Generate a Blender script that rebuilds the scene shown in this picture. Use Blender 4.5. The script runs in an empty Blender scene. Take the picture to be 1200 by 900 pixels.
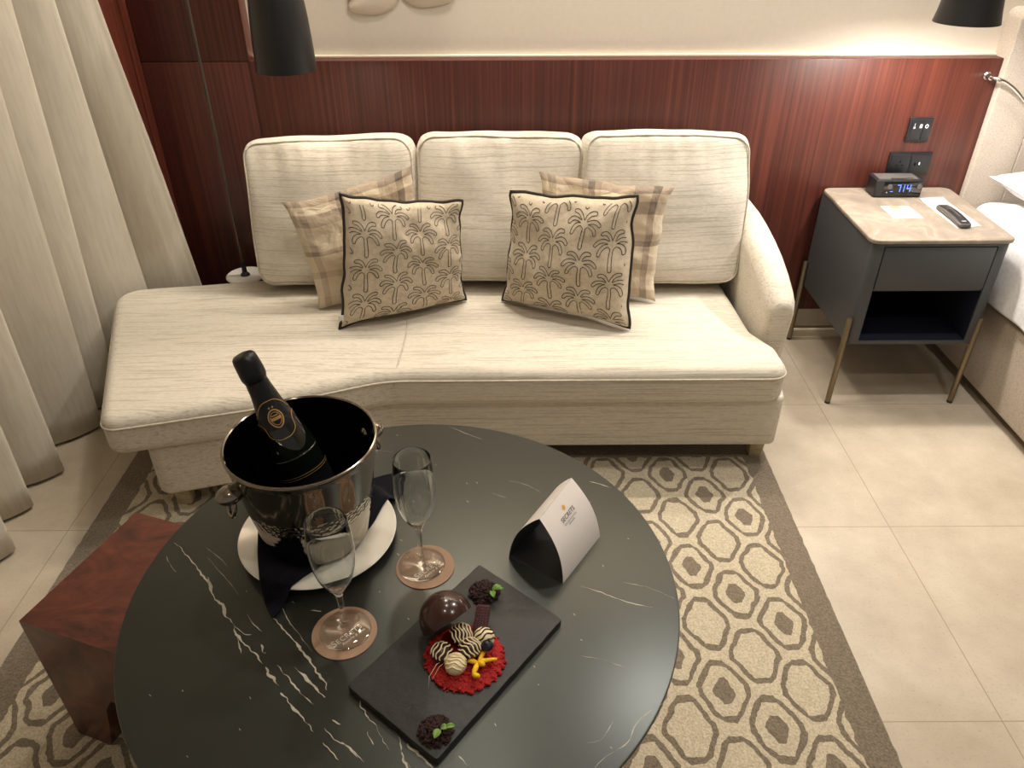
import bpy, math, random
from math import pi, sin, cos, radians, sqrt
from mathutils import Vector, Matrix, noise
random.seed(7)
scene = bpy.context.scene
COL = scene.collection

# ------------------------------------------------------------------ camera
def set_camera():
    cd = bpy.data.cameras.new('camera'); co = bpy.data.objects.new('camera', cd); COL.objects.link(co)
    pitch, yaw, roll = 0.587347, -0.001438, -0.003694
    F = Vector((0, cos(pitch), -sin(pitch))); R = Vector((1, 0, 0)); U = R.cross(F)
    c, s = cos(roll), sin(roll)
    R, U = c * R + s * U, -s * R + c * U
    M = Matrix.Rotation(yaw, 3, 'Z')
    R, U, F = M @ R, M @ U, M @ F
    m = Matrix((R, U, -F)).transposed().to_4x4()
    m.translation = (0, 0, 1.55)
    co.matrix_world = m
    cd.sensor_width = 36; cd.lens = 901.83 / 1200 * 36
    cd.clip_start = 0.02
    scene.camera = co
set_camera()

# ------------------------------------------------------------------ light
vs = scene.view_settings
scene.display_settings.display_device = 'sRGB'
vs.view_transform = 'Standard'; vs.look = 'None'; vs.gamma = 1; vs.use_curve_mapping = False
vs.exposure = 0.45
w = bpy.data.worlds.new('room_ambience'); scene.world = w; w.use_nodes = True
w.node_tree.nodes['Background'].inputs[0].default_value = (1.0, 0.93, 0.82, 1)
w.node_tree.nodes['Background'].inputs[1].default_value = 0.15

def area(name, loc, size, power, color, rot=(0, 0, 0), spread=180):
    l = bpy.data.lights.new(name, 'AREA'); l.shape = 'DISK'; l.size = size; l.energy = power; l.color = color
    l.spread = radians(spread)
    o = bpy.data.objects.new(name, l); o.location = loc; o.rotation_euler = rot; COL.objects.link(o); return o
def bulb(name, loc, r, power, color):
    l = bpy.data.lights.new(name, 'POINT'); l.shadow_soft_size = r; l.energy = power; l.color = color
    o = bpy.data.objects.new(name, l); o.location = loc; COL.objects.link(o); return o
WARM = (1.0, 0.92, 0.81); NEUT = (1.0, 0.96, 0.93)
area('ceiling_fill', (-0.15, 0.30, 2.66), 0.09, 2, WARM)  # this and the next ceiling area lights are unseen, added as fill
area('ceiling_fill', (0.05, 1.15, 2.66), 0.20, 3, WARM)
area('ceiling_fill', (1.15, 1.70, 2.66), 0.16, 14, NEUT)  # added fill from the right, kept clear of the tabletop reflection
area('ceiling_fill', (-0.10, 2.15, 2.66), 0.16, 9, WARM)  # added near the wall so the curtain folds shade off
area('ceiling_fill', (1.05, 0.30, 2.66), 0.08, 6, NEUT)  # unseen front light added for shadows in the curtain creases
wall_fill = area('wall_wash_fill', (0.45, 2.63, 2.64), 2.1, 30, WARM); wall_fill.data.shape = 'RECTANGLE'; wall_fill.data.size_y = 0.06  # unseen strip added to brighten the niche wall and its tabletop reflection
bulb('pendant_bulb', (1.268, 2.33, 1.24), 0.03, 19, NEUT)
bulb('floor_lamp_bulb', (-0.625, 2.28, 1.13), 0.03, 1.0, WARM)

# ------------------------------------------------------------------ materials
def new_mat(name):
    m = bpy.data.materials.new(name); m.use_nodes = True
    nt = m.node_tree; b = nt.nodes['Principled BSDF']
    return m, nt, b
def N(nt, typ, **kw):
    n = nt.nodes.new(typ)
    for k, v in kw.items():
        if k.startswith('i_'):
            key = k[2:]
            n.inputs[int(key) if key.isdigit() else key].default_value = v
        else: setattr(n, k, v)
    return n
def ramp(nt, stops, interp='LINEAR'):
    r = nt.nodes.new('ShaderNodeValToRGB'); cr = r.color_ramp; cr.interpolation = interp
    while len(cr.elements) < len(stops): cr.elements.new(0.5)
    for e, (p, c) in zip(cr.elements, stops):
        e.position = p; e.color = (*c, 1)
    return r
def rgb(r, g, b):
    f = lambda c: (c / 255 / 12.92) if c / 255 <= 0.04045 else ((c / 255 + 0.055) / 1.055) ** 2.4
    return (f(r), f(g), f(b))
def plain(name, col, rough=0.6, metal=0.0, bump=0.0, bscale=200, spec=0.5, emit=None, var=0.0, coat=0.0):
    m, nt, b = new_mat(name)
    b.inputs['Base Color'].default_value = (*col, 1); b.inputs['Roughness'].default_value = rough
    b.inputs['Metallic'].default_value = metal; b.inputs['Specular IOR Level'].default_value = spec
    b.inputs['Coat Weight'].default_value = coat
    tc = N(nt, 'ShaderNodeTexCoord')
    ns = N(nt, 'ShaderNodeTexNoise', i_Scale=bscale, i_Detail=4.0); nt.links.new(tc.outputs['Object'], ns.inputs['Vector'])
    if var:
        r = ramp(nt, [(0.3, tuple(c * (1 - var) for c in col)), (0.7, tuple(min(1, c * (1 + var)) for c in col))])
        nt.links.new(ns.outputs['Fac'], r.inputs['Fac']); nt.links.new(r.outputs['Color'], b.inputs['Base Color'])
    if bump:
        bp = N(nt, 'ShaderNodeBump', i_Strength=bump, i_Distance=0.002)
        nt.links.new(ns.outputs['Fac'], bp.inputs['Height']); nt.links.new(bp.outputs['Normal'], b.inputs['Normal'])
    if emit:
        b.inputs['Emission Color'].default_value = (*emit[:3], 1); b.inputs['Emission Strength'].default_value = emit[3]
    return m
def fabric(name, c1, c2, scale, rough=0.95, bump=0.35, fine=900, sheen=0.15, bigbump=0.0, lines=None):
    """woven cloth: stretched noise threads plus a fine weave"""
    m, nt, b = new_mat(name); L = nt.links
    tc = N(nt, 'ShaderNodeTexCoord'); mp = N(nt, 'ShaderNodeMapping'); mp.inputs['Scale'].default_value = scale
    L.new(tc.outputs['Object'], mp.inputs['Vector'])
    n1 = N(nt, 'ShaderNodeTexNoise', i_Scale=1.0, i_Detail=3.0, i_Roughness=0.65); L.new(mp.outputs['Vector'], n1.inputs['Vector'])
    r = ramp(nt, [(0.32, c2), (0.52, c1), (0.75, tuple(min(1, c * 1.06) for c in c1))]); L.new(n1.outputs['Fac'], r.inputs['Fac'])
    L.new(r.outputs['Color'], b.inputs['Base Color'])
    if lines:
        m2 = N(nt, 'ShaderNodeMapping'); m2.inputs['Scale'].default_value = lines; L.new(tc.outputs['Object'], m2.inputs['Vector'])
        nl = N(nt, 'ShaderNodeTexNoise', i_Scale=1.0, i_Detail=1.0); L.new(m2.outputs['Vector'], nl.inputs['Vector'])
        rl = ramp(nt, [(0.36, (0.80, 0.785, 0.76)), (0.44, (1, 1, 1))]); L.new(nl.outputs['Fac'], rl.inputs['Fac'])
        mu = N(nt, 'ShaderNodeMix', data_type='RGBA', blend_type='MULTIPLY'); mu.inputs[0].default_value = 1.0
        L.new(r.outputs['Color'], mu.inputs[6]); L.new(rl.outputs['Color'], mu.inputs[7]); L.new(mu.outputs[2], b.inputs['Base Color'])
    n2 = N(nt, 'ShaderNodeTexNoise', i_Scale=float(fine), i_Detail=2.0); L.new(tc.outputs['Object'], n2.inputs['Vector'])
    ad = N(nt, 'ShaderNodeMath', operation='ADD'); L.new(n1.outputs['Fac'], ad.inputs[0]); L.new(n2.outputs['Fac'], ad.inputs[1])
    bp = N(nt, 'ShaderNodeBump', i_Strength=bump, i_Distance=0.002); L.new(ad.outputs[0], bp.inputs['Height'])
    last = bp
    if bigbump:
        n3 = N(nt, 'ShaderNodeTexNoise', i_Scale=14.0, i_Detail=3.0); L.new(tc.outputs['Object'], n3.inputs['Vector'])
        b2 = N(nt, 'ShaderNodeBump', i_Strength=bigbump, i_Distance=0.02); L.new(n3.outputs['Fac'], b2.inputs['Height'])
        L.new(bp.outputs['Normal'], b2.inputs['Normal']); last = b2
    L.new(last.outputs['Normal'], b.inputs['Normal'])
    b.inputs['Roughness'].default_value = rough; b.inputs['Specular IOR Level'].default_value = 0.15
    b.inputs['Sheen Weight'].default_value = sheen
    return m
def wood(name, dark, mid, light, scale, rough=0.35, coat=0.25, distort=1.2):
    m, nt, b = new_mat(name); L = nt.links
    tc = N(nt, 'ShaderNodeTexCoord'); mp = N(nt, 'ShaderNodeMapping'); mp.inputs['Scale'].default_value = scale
    L.new(tc.outputs['Object'], mp.inputs['Vector'])
    n1 = N(nt, 'ShaderNodeTexNoise', i_Scale=1.0, i_Detail=6.0, i_Roughness=0.62, i_Distortion=distort); L.new(mp.outputs['Vector'], n1.inputs['Vector'])
    r = ramp(nt, [(0.30, dark), (0.50, mid), (0.72, light)]); L.new(n1.outputs['Fac'], r.inputs['Fac'])
    mp2 = N(nt, 'ShaderNodeMapping'); mp2.inputs['Scale'].default_value = tuple(s * 5 if s > 3 else s * 2 for s in scale)
    L.new(tc.outputs['Object'], mp2.inputs['Vector'])
    n2 = N(nt, 'ShaderNodeTexNoise', i_Scale=1.0, i_Detail=3.0); L.new(mp2.outputs['Vector'], n2.inputs['Vector'])
    r2 = ramp(nt, [(0.3, (0.80, 0.80, 0.80)), (0.6, (1, 1, 1))]); L.new(n2.outputs['Fac'], r2.inputs['Fac'])
    mx = N(nt, 'ShaderNodeMix', data_type='RGBA', blend_type='MULTIPLY'); mx.inputs[0].default_value = 0.8
    L.new(r.outputs['Color'], mx.inputs[6]); L.new(r2.outputs['Color'], mx.inputs[7]); L.new(mx.outputs[2], b.inputs['Base Color'])
    bp = N(nt, 'ShaderNodeBump', i_Strength=0.08, i_Distance=0.002); L.new(n2.outputs['Fac'], bp.inputs['Height']); L.new(bp.outputs['Normal'], b.inputs['Normal'])
    b.inputs['Roughness'].default_value = rough; b.inputs['Coat Weight'].default_value = coat; b.inputs['Coat Roughness'].default_value = 0.25
    return m

CREAM = rgb(226, 215, 196); CREAM2 = rgb(196, 182, 160)
M = {}
M['sofa'] = fabric('sofa_weave', rgb(212, 204, 188), rgb(198, 189, 172), (60, 330, 330), bump=0.25, lines=(4, 190, 230))
M['sofa_cush'] = fabric('sofa_cushion_weave', rgb(216, 208, 193), rgb(202, 193, 177), (60, 120, 330), bump=0.25, bigbump=0.06, lines=(4, 14, 230))
M['piping'] = fabric('sofa_piping', rgb(198, 189, 171), rgb(180, 170, 152), (60, 60, 60))
M['curtain'] = fabric('curtain_cloth', rgb(204, 196, 180), rgb(197, 188, 171), (90, 90, 8), bump=0.05, fine=400)
M['headboard'] = fabric('headboard_cloth', rgb(196, 184, 170), rgb(160, 148, 134), (300, 300, 300), bump=0.4)
M['bedbase'] = fabric('bed_base_cloth', rgb(192, 178, 160), rgb(158, 144, 126), (260, 260, 260), bump=0.4)
M['linen'] = fabric('bed_linen', rgb(238, 236, 234), rgb(226, 223, 220), (12, 90, 90), bump=0.15, bigbump=0.25)
M['wood_wall'] = wood('mahogany_veneer', rgb(58, 26, 20), rgb(80, 37, 28), rgb(106, 54, 40), (85, 85, 0.9), rough=0.42, coat=0.08, distort=0.5)
M['wood_trim'] = wood('mahogany_trim', rgb(62, 26, 18), rgb(90, 40, 27), rgb(112, 56, 40), (30, 30, 1.0), rough=0.4)
M['wood_stool'] = wood('red_stained_wood', rgb(54, 22, 14), rgb(92, 42, 28), rgb(116, 58, 38), (7, 16, 9), rough=0.34, coat=0.3, distort=2.2)
M['wood_leg'] = wood('pale_leg_wood', rgb(150, 134, 100), rgb(182, 166, 130), rgb(200, 186, 150), (12, 12, 60), rough=0.5)
M['plaster'] = plain('niche_plaster', rgb(222, 212, 196), 0.8, bump=0.08, bscale=60, var=0.02)
M['white_wall'] = plain('wall_paint', rgb(214, 204, 188), 0.85, bump=0.05, bscale=80)
M['cream_bead'] = plain('cream_bead', rgb(235, 225, 205), 0.5)
M['relief'] = plain('relief_plaster', rgb(226, 214, 196), 0.7, bump=0.05)
M['skirting'] = plain('skirting_tile', rgb(176, 164, 148), 0.5, var=0.06, bscale=8)
M['skirting_light'] = plain('skirting_strip', rgb(216, 204, 184), 0.4)
M['black_metal'] = plain('black_lamp_metal', rgb(22, 22, 22), 0.38, 0.0, spec=0.6)
M['shade_in'] = plain('shade_inside', rgb(225, 220, 205), 0.6)
M['pole'] = plain('dark_pole_metal', rgb(92, 84, 76), 0.3, 0.7)
M['white_gloss'] = plain('white_enamel', rgb(232, 228, 218), 0.3)
M['steel'] = plain('brushed_steel', rgb(196, 190, 182), 0.22, 1.0)
M['bronze'] = plain('bronze_leg_metal', rgb(136, 122, 100), 0.36, 0.85)
M['ns_body'] = plain('charcoal_lacquer', rgb(66, 68, 70), 0.5, bump=0.03, bscale=300)
M['ns_dark'] = plain('navy_recess', rgb(22, 26, 40), 0.8, spec=0.2)
M['black_plastic'] = plain('black_plastic', rgb(30, 31, 34), 0.4)
M['black_gloss'] = plain('black_gloss', rgb(14, 15, 17), 0.08, spec=0.7)
M['grey_plastic'] = plain('grey_plastic', rgb(92, 88, 86), 0.35)
M['black_gap'] = plain('black_gap', rgb(8, 8, 10), 0.8, spec=0.1)
M['icon_white'] = plain('white_print', rgb(236, 236, 236), 0.6)
M['led_blue'] = plain('blue_led', rgb(40, 70, 200), 0.5, emit=(0.08, 0.18, 1.0, 2.2))
M['led_white'] = plain('usb_led', rgb(230, 235, 240), 0.5, emit=(0.9, 0.95, 1.0, 0.8))
M['paper'] = plain('white_paper', rgb(240, 236, 230), 0.7)
M['paper_warm'] = plain('card_stock', rgb(236, 228, 220), 0.6)
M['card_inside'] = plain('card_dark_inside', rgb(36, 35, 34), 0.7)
M['orange'] = plain('orange_print', rgb(222, 150, 100), 0.7)
M['gold_print'] = plain('amber_print', rgb(228, 172, 70), 0.6)
M['grey_print'] = plain('grey_print', rgb(140, 132, 128), 0.7)
M['white_print'] = plain('coaster_print', rgb(246, 240, 228), 0.6)
M['coaster'] = plain('coaster_board', rgb(158, 127, 102), 0.8, bump=0.1, bscale=500, var=0.04)
M['china'] = plain('white_china', rgb(236, 230, 214), 0.12, spec=0.6)
M['napkin'] = fabric('navy_napkin_cloth', rgb(17, 17, 26), rgb(11, 11, 18), (300, 300, 300), bump=0.3, sheen=0.05)
M['bottle'] = plain('dark_green_glass', rgb(12, 18, 12), 0.06, spec=0.8, coat=0.3)
M['foil'] = plain('black_foil', rgb(20, 20, 22), 0.33, 0.2, bump=0.6, bscale=160)
M['gold'] = plain('gold_foil', rgb(204, 164, 104), 0.35, 0.6)
M['slate'] = plain('black_slate', rgb(42, 41, 38), 0.55, bump=0.5, bscale=60, var=0.12)
M['choc'] = plain('dark_chocolate', rgb(58, 32, 24), 0.22, coat=0.3)
M['crumb'] = plain('cocoa_crumb', rgb(48, 24, 18), 0.85, bump=0.6, bscale=900)
M['red_crumb'] = plain('red_velvet_crumb', rgb(168, 22, 20), 0.8, bump=0.6, bscale=900, var=0.35)
M['leaf'] = plain('mint_leaf', rgb(112, 150, 62), 0.5, bump=0.4, bscale=400, var=0.2)
M['white_choc'] = plain('white_chocolate', rgb(238, 220, 178), 0.45)
M['petal'] = plain('yellow_petal', rgb(250, 196, 24), 0.6)
M['berry'] = plain('blueberry_skin', rgb(24, 20, 38), 0.45)
M['cookie'] = plain('maroon_cookie', rgb(66, 22, 26), 0.7, bump=1.0, bscale=260)
M['outline'] = plain('palm_outline_thread', rgb(52, 42, 34), 0.9)
M['cord'] = plain('dark_olive_piping', rgb(44, 38, 28), 0.8, bump=0.5, bscale=600)
M['pillow_palm'] = fabric('palm_pillow_satin', rgb(202, 187, 163), rgb(190, 174, 150), (70, 70, 70), rough=0.62, bump=0.1, bigbump=0.2, sheen=0.3)
M['tag'] = plain('white_care_tag', rgb(230, 228, 222), 0.8)

def glass_mat():
    m, nt, b = new_mat('clear_glass')
    b.inputs['Transmission Weight'].default_value = 1.0; b.inputs['Roughness'].default_value = 0.0
    b.inputs['IOR'].default_value = 1.22; b.inputs['Coat Weight'].default_value = 1.0; b.inputs['Coat Roughness'].default_value = 0.0; b.inputs['Base Color'].default_value = (0.97, 0.99, 0.98, 1)
    tc = N(nt, 'ShaderNodeTexCoord'); ns = N(nt, 'ShaderNodeTexNoise', i_Scale=30.0); nt.links.new(tc.outputs['Object'], ns.inputs['Vector'])
    bp = N(nt, 'ShaderNodeBump', i_Strength=0.02, i_Distance=0.001); nt.links.new(ns.outputs['Fac'], bp.inputs['Height']); nt.links.new(bp.outputs['Normal'], b.inputs['Normal'])
    return m
M['glass'] = glass_mat()
def perspex_mat():
    m, nt, b = new_mat('clear_film'); b.inputs['Transmission Weight'].default_value = 1.0; b.inputs['Roughness'].default_value = 0.02
    b.inputs['IOR'].default_value = 1.3; return m

def bucket_mat():
    m, nt, b = new_mat('polished_bucket_steel'); L = nt.links
    b.inputs['Metallic'].default_value = 1.0; b.inputs['Base Color'].default_value = (*rgb(150, 143, 132), 1); b.inputs['Roughness'].default_value = 0.10
    tc = N(nt, 'ShaderNodeTexCoord'); sp = N(nt, 'ShaderNodeSeparateXYZ'); L.new(tc.outputs['Object'], sp.inputs[0])
    v = N(nt, 'ShaderNodeTexVoronoi', i_Scale=150.0); L.new(tc.outputs['Object'], v.inputs['Vector'])
    lt = N(nt, 'ShaderNodeMath', operation='LESS_THAN', i_1=0.105); L.new(sp.outputs['Z'], lt.inputs[0])
    gt = N(nt, 'ShaderNodeMath', operation='GREATER_THAN', i_1=0.075); L.new(sp.outputs['Z'], gt.inputs[0])
    ml = N(nt, 'ShaderNodeMath', operation='MULTIPLY'); L.new(lt.outputs[0], ml.inputs[0]); L.new(gt.outputs[0], ml.inputs[1])
    mu = N(nt, 'ShaderNodeMath', operation='MULTIPLY'); L.new(ml.outputs[0], mu.inputs[0]); L.new(v.outputs['Distance'], mu.inputs[1])
    bp = N(nt, 'ShaderNodeBump', i_Strength=0.8, i_Distance=0.0016); L.new(mu.outputs[0], bp.inputs['Height']); L.new(bp.outputs['Normal'], b.inputs['Normal'])
    return m
M['bucket'] = bucket_mat()
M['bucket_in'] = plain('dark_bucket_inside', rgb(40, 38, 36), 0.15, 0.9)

def marble_mat():
    m, nt, b = new_mat('black_marble'); L = nt.links
    tc = N(nt, 'ShaderNodeTexCoord')
    n = N(nt, 'ShaderNodeTexNoise', i_Scale=3.0, i_Detail=6.0); L.new(tc.outputs['Object'], n.inputs['Vector'])
    r = ramp(nt, [(0.3, rgb(25, 26, 23)), (0.7, rgb(35, 36, 32))]); L.new(n.outputs['Fac'], r.inputs['Fac'])
    mp = N(nt, 'ShaderNodeMapping'); mp.inputs['Rotation'].default_value = (0, 0, radians(40)); mp.inputs['Scale'].default_value = (55, 9, 9)
    L.new(tc.outputs['Object'], mp.inputs['Vector'])
    n2 = N(nt, 'ShaderNodeTexNoise', i_Scale=1.0, i_Detail=2.0); L.new(mp.outputs['Vector'], n2.inputs['Vector'])
    r2 = ramp(nt, [(0.80, (0, 0, 0)), (0.86, (0.25, 0.25, 0.22))]); L.new(n2.outputs['Fac'], r2.inputs['Fac'])
    mx = N(nt, 'ShaderNodeMix', data_type='RGBA', blend_type='ADD'); mx.inputs[0].default_value = 1.0
    L.new(r.outputs['Color'], mx.inputs[6]); L.new(r2.outputs['Color'], mx.inputs[7]); L.new(mx.outputs[2], b.inputs['Base Color'])
    b.inputs['Roughness'].default_value = 0.34; b.inputs['Specular IOR Level'].default_value = 0.75; b.inputs['Specular Tint'].default_value = (0.94, 1.0, 0.92, 1)
    return m
M['marble'] = marble_mat()
M['vein'] = plain('white_marble_vein', rgb(186, 178, 160), 0.4, var=0.15, bscale=120)
M['table_edge'] = plain('black_table_base', rgb(28, 27, 26), 0.4)

def stone_top_mat():
    m, nt, b = new_mat('taupe_stone'); L = nt.links
    tc = N(nt, 'ShaderNodeTexCoord')
    n = N(nt, 'ShaderNodeTexNoise', i_Scale=7.0, i_Detail=8.0, i_Roughness=0.6, i_Distortion=1.6); L.new(tc.outputs['Object'], n.inputs['Vector'])
    r = ramp(nt, [(0.3, rgb(126, 115, 102)), (0.5, rgb(146, 134, 120)), (0.58, rgb(160, 148, 134)), (0.62, rgb(138, 127, 114)), (0.8, rgb(152, 141, 126))])
    L.new(n.outputs['Fac'], r.inputs['Fac']); L.new(r.outputs['Color'], b.inputs['Base Color']); b.inputs['Roughness'].default_value = 0.4
    return m
M['stone'] = stone_top_mat()

def floor_mat():
    m, nt, b = new_mat('beige_floor_tile'); L = nt.links
    tc = N(nt, 'ShaderNodeTexCoord'); sp = N(nt, 'ShaderNodeSeparateXYZ'); L.new(tc.outputs['Object'], sp.inputs[0])
    def grout(out, off, per):
        a = N(nt, 'ShaderNodeMath', operation='SUBTRACT', i_1=off); L.new(out, a.inputs[0])
        d = N(nt, 'ShaderNodeMath', operation='DIVIDE', i_1=per); L.new(a.outputs[0], d.inputs[0])
        rd = N(nt, 'ShaderNodeMath', operation='ROUND'); L.new(d.outputs[0], rd.inputs[0])
        s = N(nt, 'ShaderNodeMath', operation='SUBTRACT'); L.new(d.outputs[0], s.inputs[0]); L.new(rd.outputs[0], s.inputs[1])
        ab = N(nt, 'ShaderNodeMath', operation='ABSOLUTE'); L.new(s.outputs[0], ab.inputs[0])
        lt = N(nt, 'ShaderNodeMath', operation='LESS_THAN', i_1=0.0013 / per); L.new(ab.outputs[0], lt.inputs[0])
        fl = N(nt, 'ShaderNodeMath', operation='FLOOR'); L.new(d.outputs[0], fl.inputs[0])
        return lt.outputs[0], fl.outputs[0]
    gx, cx = grout(sp.outputs['X'], 1.071, 0.582); gy, cy = grout(sp.outputs['Y'], 1.5895, 0.601)
    mxm = N(nt, 'ShaderNodeMath', operation='MAXIMUM'); L.new(gx, mxm.inputs[0]); L.new(gy, mxm.inputs[1])
    n = N(nt, 'ShaderNodeTexNoise', i_Scale=5.0, i_Detail=8.0, i_Roughness=0.62); L.new(tc.outputs['Object'], n.inputs['Vector'])
    r = ramp(nt, [(0.30, rgb(176, 162, 142)), (0.5, rgb(190, 177, 157)), (0.7, rgb(202, 190, 170))]); L.new(n.outputs['Fac'], r.inputs['Fac'])
    n2 = N(nt, 'ShaderNodeTexNoise', i_Scale=160.0, i_Detail=3.0); L.new(tc.outputs['Object'], n2.inputs['Vector'])
    r2 = ramp(nt, [(0.28, (0.82, 0.80, 0.78)), (0.42, (1, 1, 1))]); L.new(n2.outputs['Fac'], r2.inputs['Fac'])
    mu = N(nt, 'ShaderNodeMix', data_type='RGBA', blend_type='MULTIPLY'); mu.inputs[0].default_value = 0.7
    L.new(r.outputs['Color'], mu.inputs[6]); L.new(r2.outputs['Color'], mu.inputs[7])
    mg = N(nt, 'ShaderNodeMix', data_type='RGBA'); L.new(mxm.outputs[0], mg.inputs[0]); L.new(mu.outputs[2], mg.inputs[6]); mg.inputs[7].default_value = (*rgb(158, 142, 118), 1)
    L.new(mg.outputs[2], b.inputs['Base Color'])
    iv = N(nt, 'ShaderNodeMath', operation='SUBTRACT', i_0=1.0); L.new(mxm.outputs[0], iv.inputs[1])
    bp = N(nt, 'ShaderNodeBump', i_Strength=0.3, i_Distance=0.002); L.new(iv.outputs[0], bp.inputs['Height']); L.new(bp.outputs['Normal'], b.inputs['Normal'])
    b.inputs['Roughness'].default_value = 0.42; b.inputs['Specular IOR Level'].default_value = 0.4
    return m
M['floor'] = floor_mat()

def rug_mat():
    """tufted rug: elongated hexagons outlined in brown, every other one with a solid centre, brown border"""
    m, nt, b = new_mat('patterned_rug'); L = nt.links
    def mt(op, a, c=None, d=None):
        n = N(nt, 'ShaderNodeMath', operation=op)
        for i, v in enumerate((a, c, d)):
            if v is None: continue
            if isinstance(v, (int, float)): n.inputs[i].default_value = v
            else: L.new(v, n.inputs[i])
        return n.outputs[0]
    tc = N(nt, 'ShaderNodeTexCoord')
    nz = N(nt, 'ShaderNodeTexNoise', i_Scale=26.0, i_Detail=2.0); L.new(tc.outputs['Object'], nz.inputs['Vector'])
    va = N(nt, 'ShaderNodeVectorMath', operation='SUBTRACT'); L.new(nz.outputs['Color'], va.inputs[0]); va.inputs[1].default_value = (0.5, 0.5, 0.5)
    vsn = N(nt, 'ShaderNodeVectorMath', operation='SCALE'); L.new(va.outputs[0], vsn.inputs[0]); vsn.inputs['Scale'].default_value = 0.020
    vad = N(nt, 'ShaderNodeVectorMath', operation='ADD'); L.new(tc.outputs['Object'], vad.inputs[0]); L.new(vsn.outputs[0], vad.inputs[1])
    sp = N(nt, 'ShaderNodeSeparateXYZ'); L.new(vad.outputs[0], sp.inputs[0]); X, Y = sp.outputs['X'], sp.outputs['Y']
    xs = mt('DIVIDE', mt('SUBTRACT', X, 0.571), 0.0945); ys = mt('DIVIDE', mt('SUBTRACT', Y, 1.34), 0.0935)
    u = mt('MULTIPLY', mt('ADD', xs, ys), 0.5); v = mt('MULTIPLY', mt('SUBTRACT', xs, ys), 0.5)
    ru = mt('ROUND', u); rv = mt('ROUND', v)
    fu = mt('SUBTRACT', u, ru); fv = mt('SUBTRACT', v, rv)
    lx = mt('MULTIPLY', mt('ABSOLUTE', mt('ADD', fu, fv)), 0.0945); ly = mt('MULTIPLY', mt('ABSOLUTE', mt('SUBTRACT', fu, fv)), 0.0935)
    d = mt('MAXIMUM', mt('DIVIDE', lx, 0.059), mt('MAXIMUM', mt('DIVIDE', ly, 0.080), mt('ADD', mt('MULTIPLY', lx, 0.067 / 0.00445), mt('MULTIPLY', ly, 0.038 / 0.00445))))
    ring = mt('MULTIPLY', mt('LESS_THAN', d, 1.0), mt('GREATER_THAN', d, 0.79))
    par = mt('LESS_THAN', mt('ABSOLUTE', mt('SUBTRACT', mt('MULTIPLY', ru, 0.5), mt('ROUND', mt('MULTIPLY', ru, 0.5)))), 0.25)
    dot = mt('MULTIPLY', par, mt('LESS_THAN', d, 0.42))
    pat = mt('MAXIMUM', ring, dot)
    # border
    bx = mt('MAXIMUM', mt('GREATER_THAN', X, 0.73), mt('LESS_THAN', X, -1.115))
    by = mt('MAXIMUM', mt('GREATER_THAN', Y, 1.89), mt('LESS_THAN', Y, -0.92))
    brown = mt('MAXIMUM', pat, mt('MAXIMUM', bx, by))
    nf = N(nt, 'ShaderNodeTexNoise', i_Scale=220.0, i_Detail=3.0); L.new(tc.outputs['Object'], nf.inputs['Vector'])
    rc = ramp(nt, [(0.3, rgb(174, 161, 136)), (0.7, rgb(212, 200, 174))]); L.new(nf.outputs['Fac'], rc.inputs['Fac'])
    rb = ramp(nt, [(0.3, rgb(104, 92, 76)), (0.7, rgb(138, 125, 106))]); L.new(nf.outputs['Fac'], rb.inputs['Fac'])
    mx = N(nt, 'ShaderNodeMix', data_type='RGBA'); L.new(brown, mx.inputs[0]); L.new(rc.outputs['Color'], mx.inputs[6]); L.new(rb.outputs['Color'], mx.inputs[7])
    L.new(mx.outputs[2], b.inputs['Base Color'])
    h = mt('SUBTRACT', mt('MULTIPLY', nf.outputs['Fac'], 0.8), mt('MULTIPLY', ring, 0.8))
    bp = N(nt, 'ShaderNodeBump', i_Strength=0.8, i_Distance=0.005); L.new(h, bp.inputs['Height']); L.new(bp.outputs['Normal'], b.inputs['Normal'])
    b.inputs['Roughness'].default_value = 1.0; b.inputs['Specular IOR Level'].default_value = 0.1; b.inputs['Sheen Weight'].default_value = 0.3
    return m
M['rug'] = rug_mat()

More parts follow.
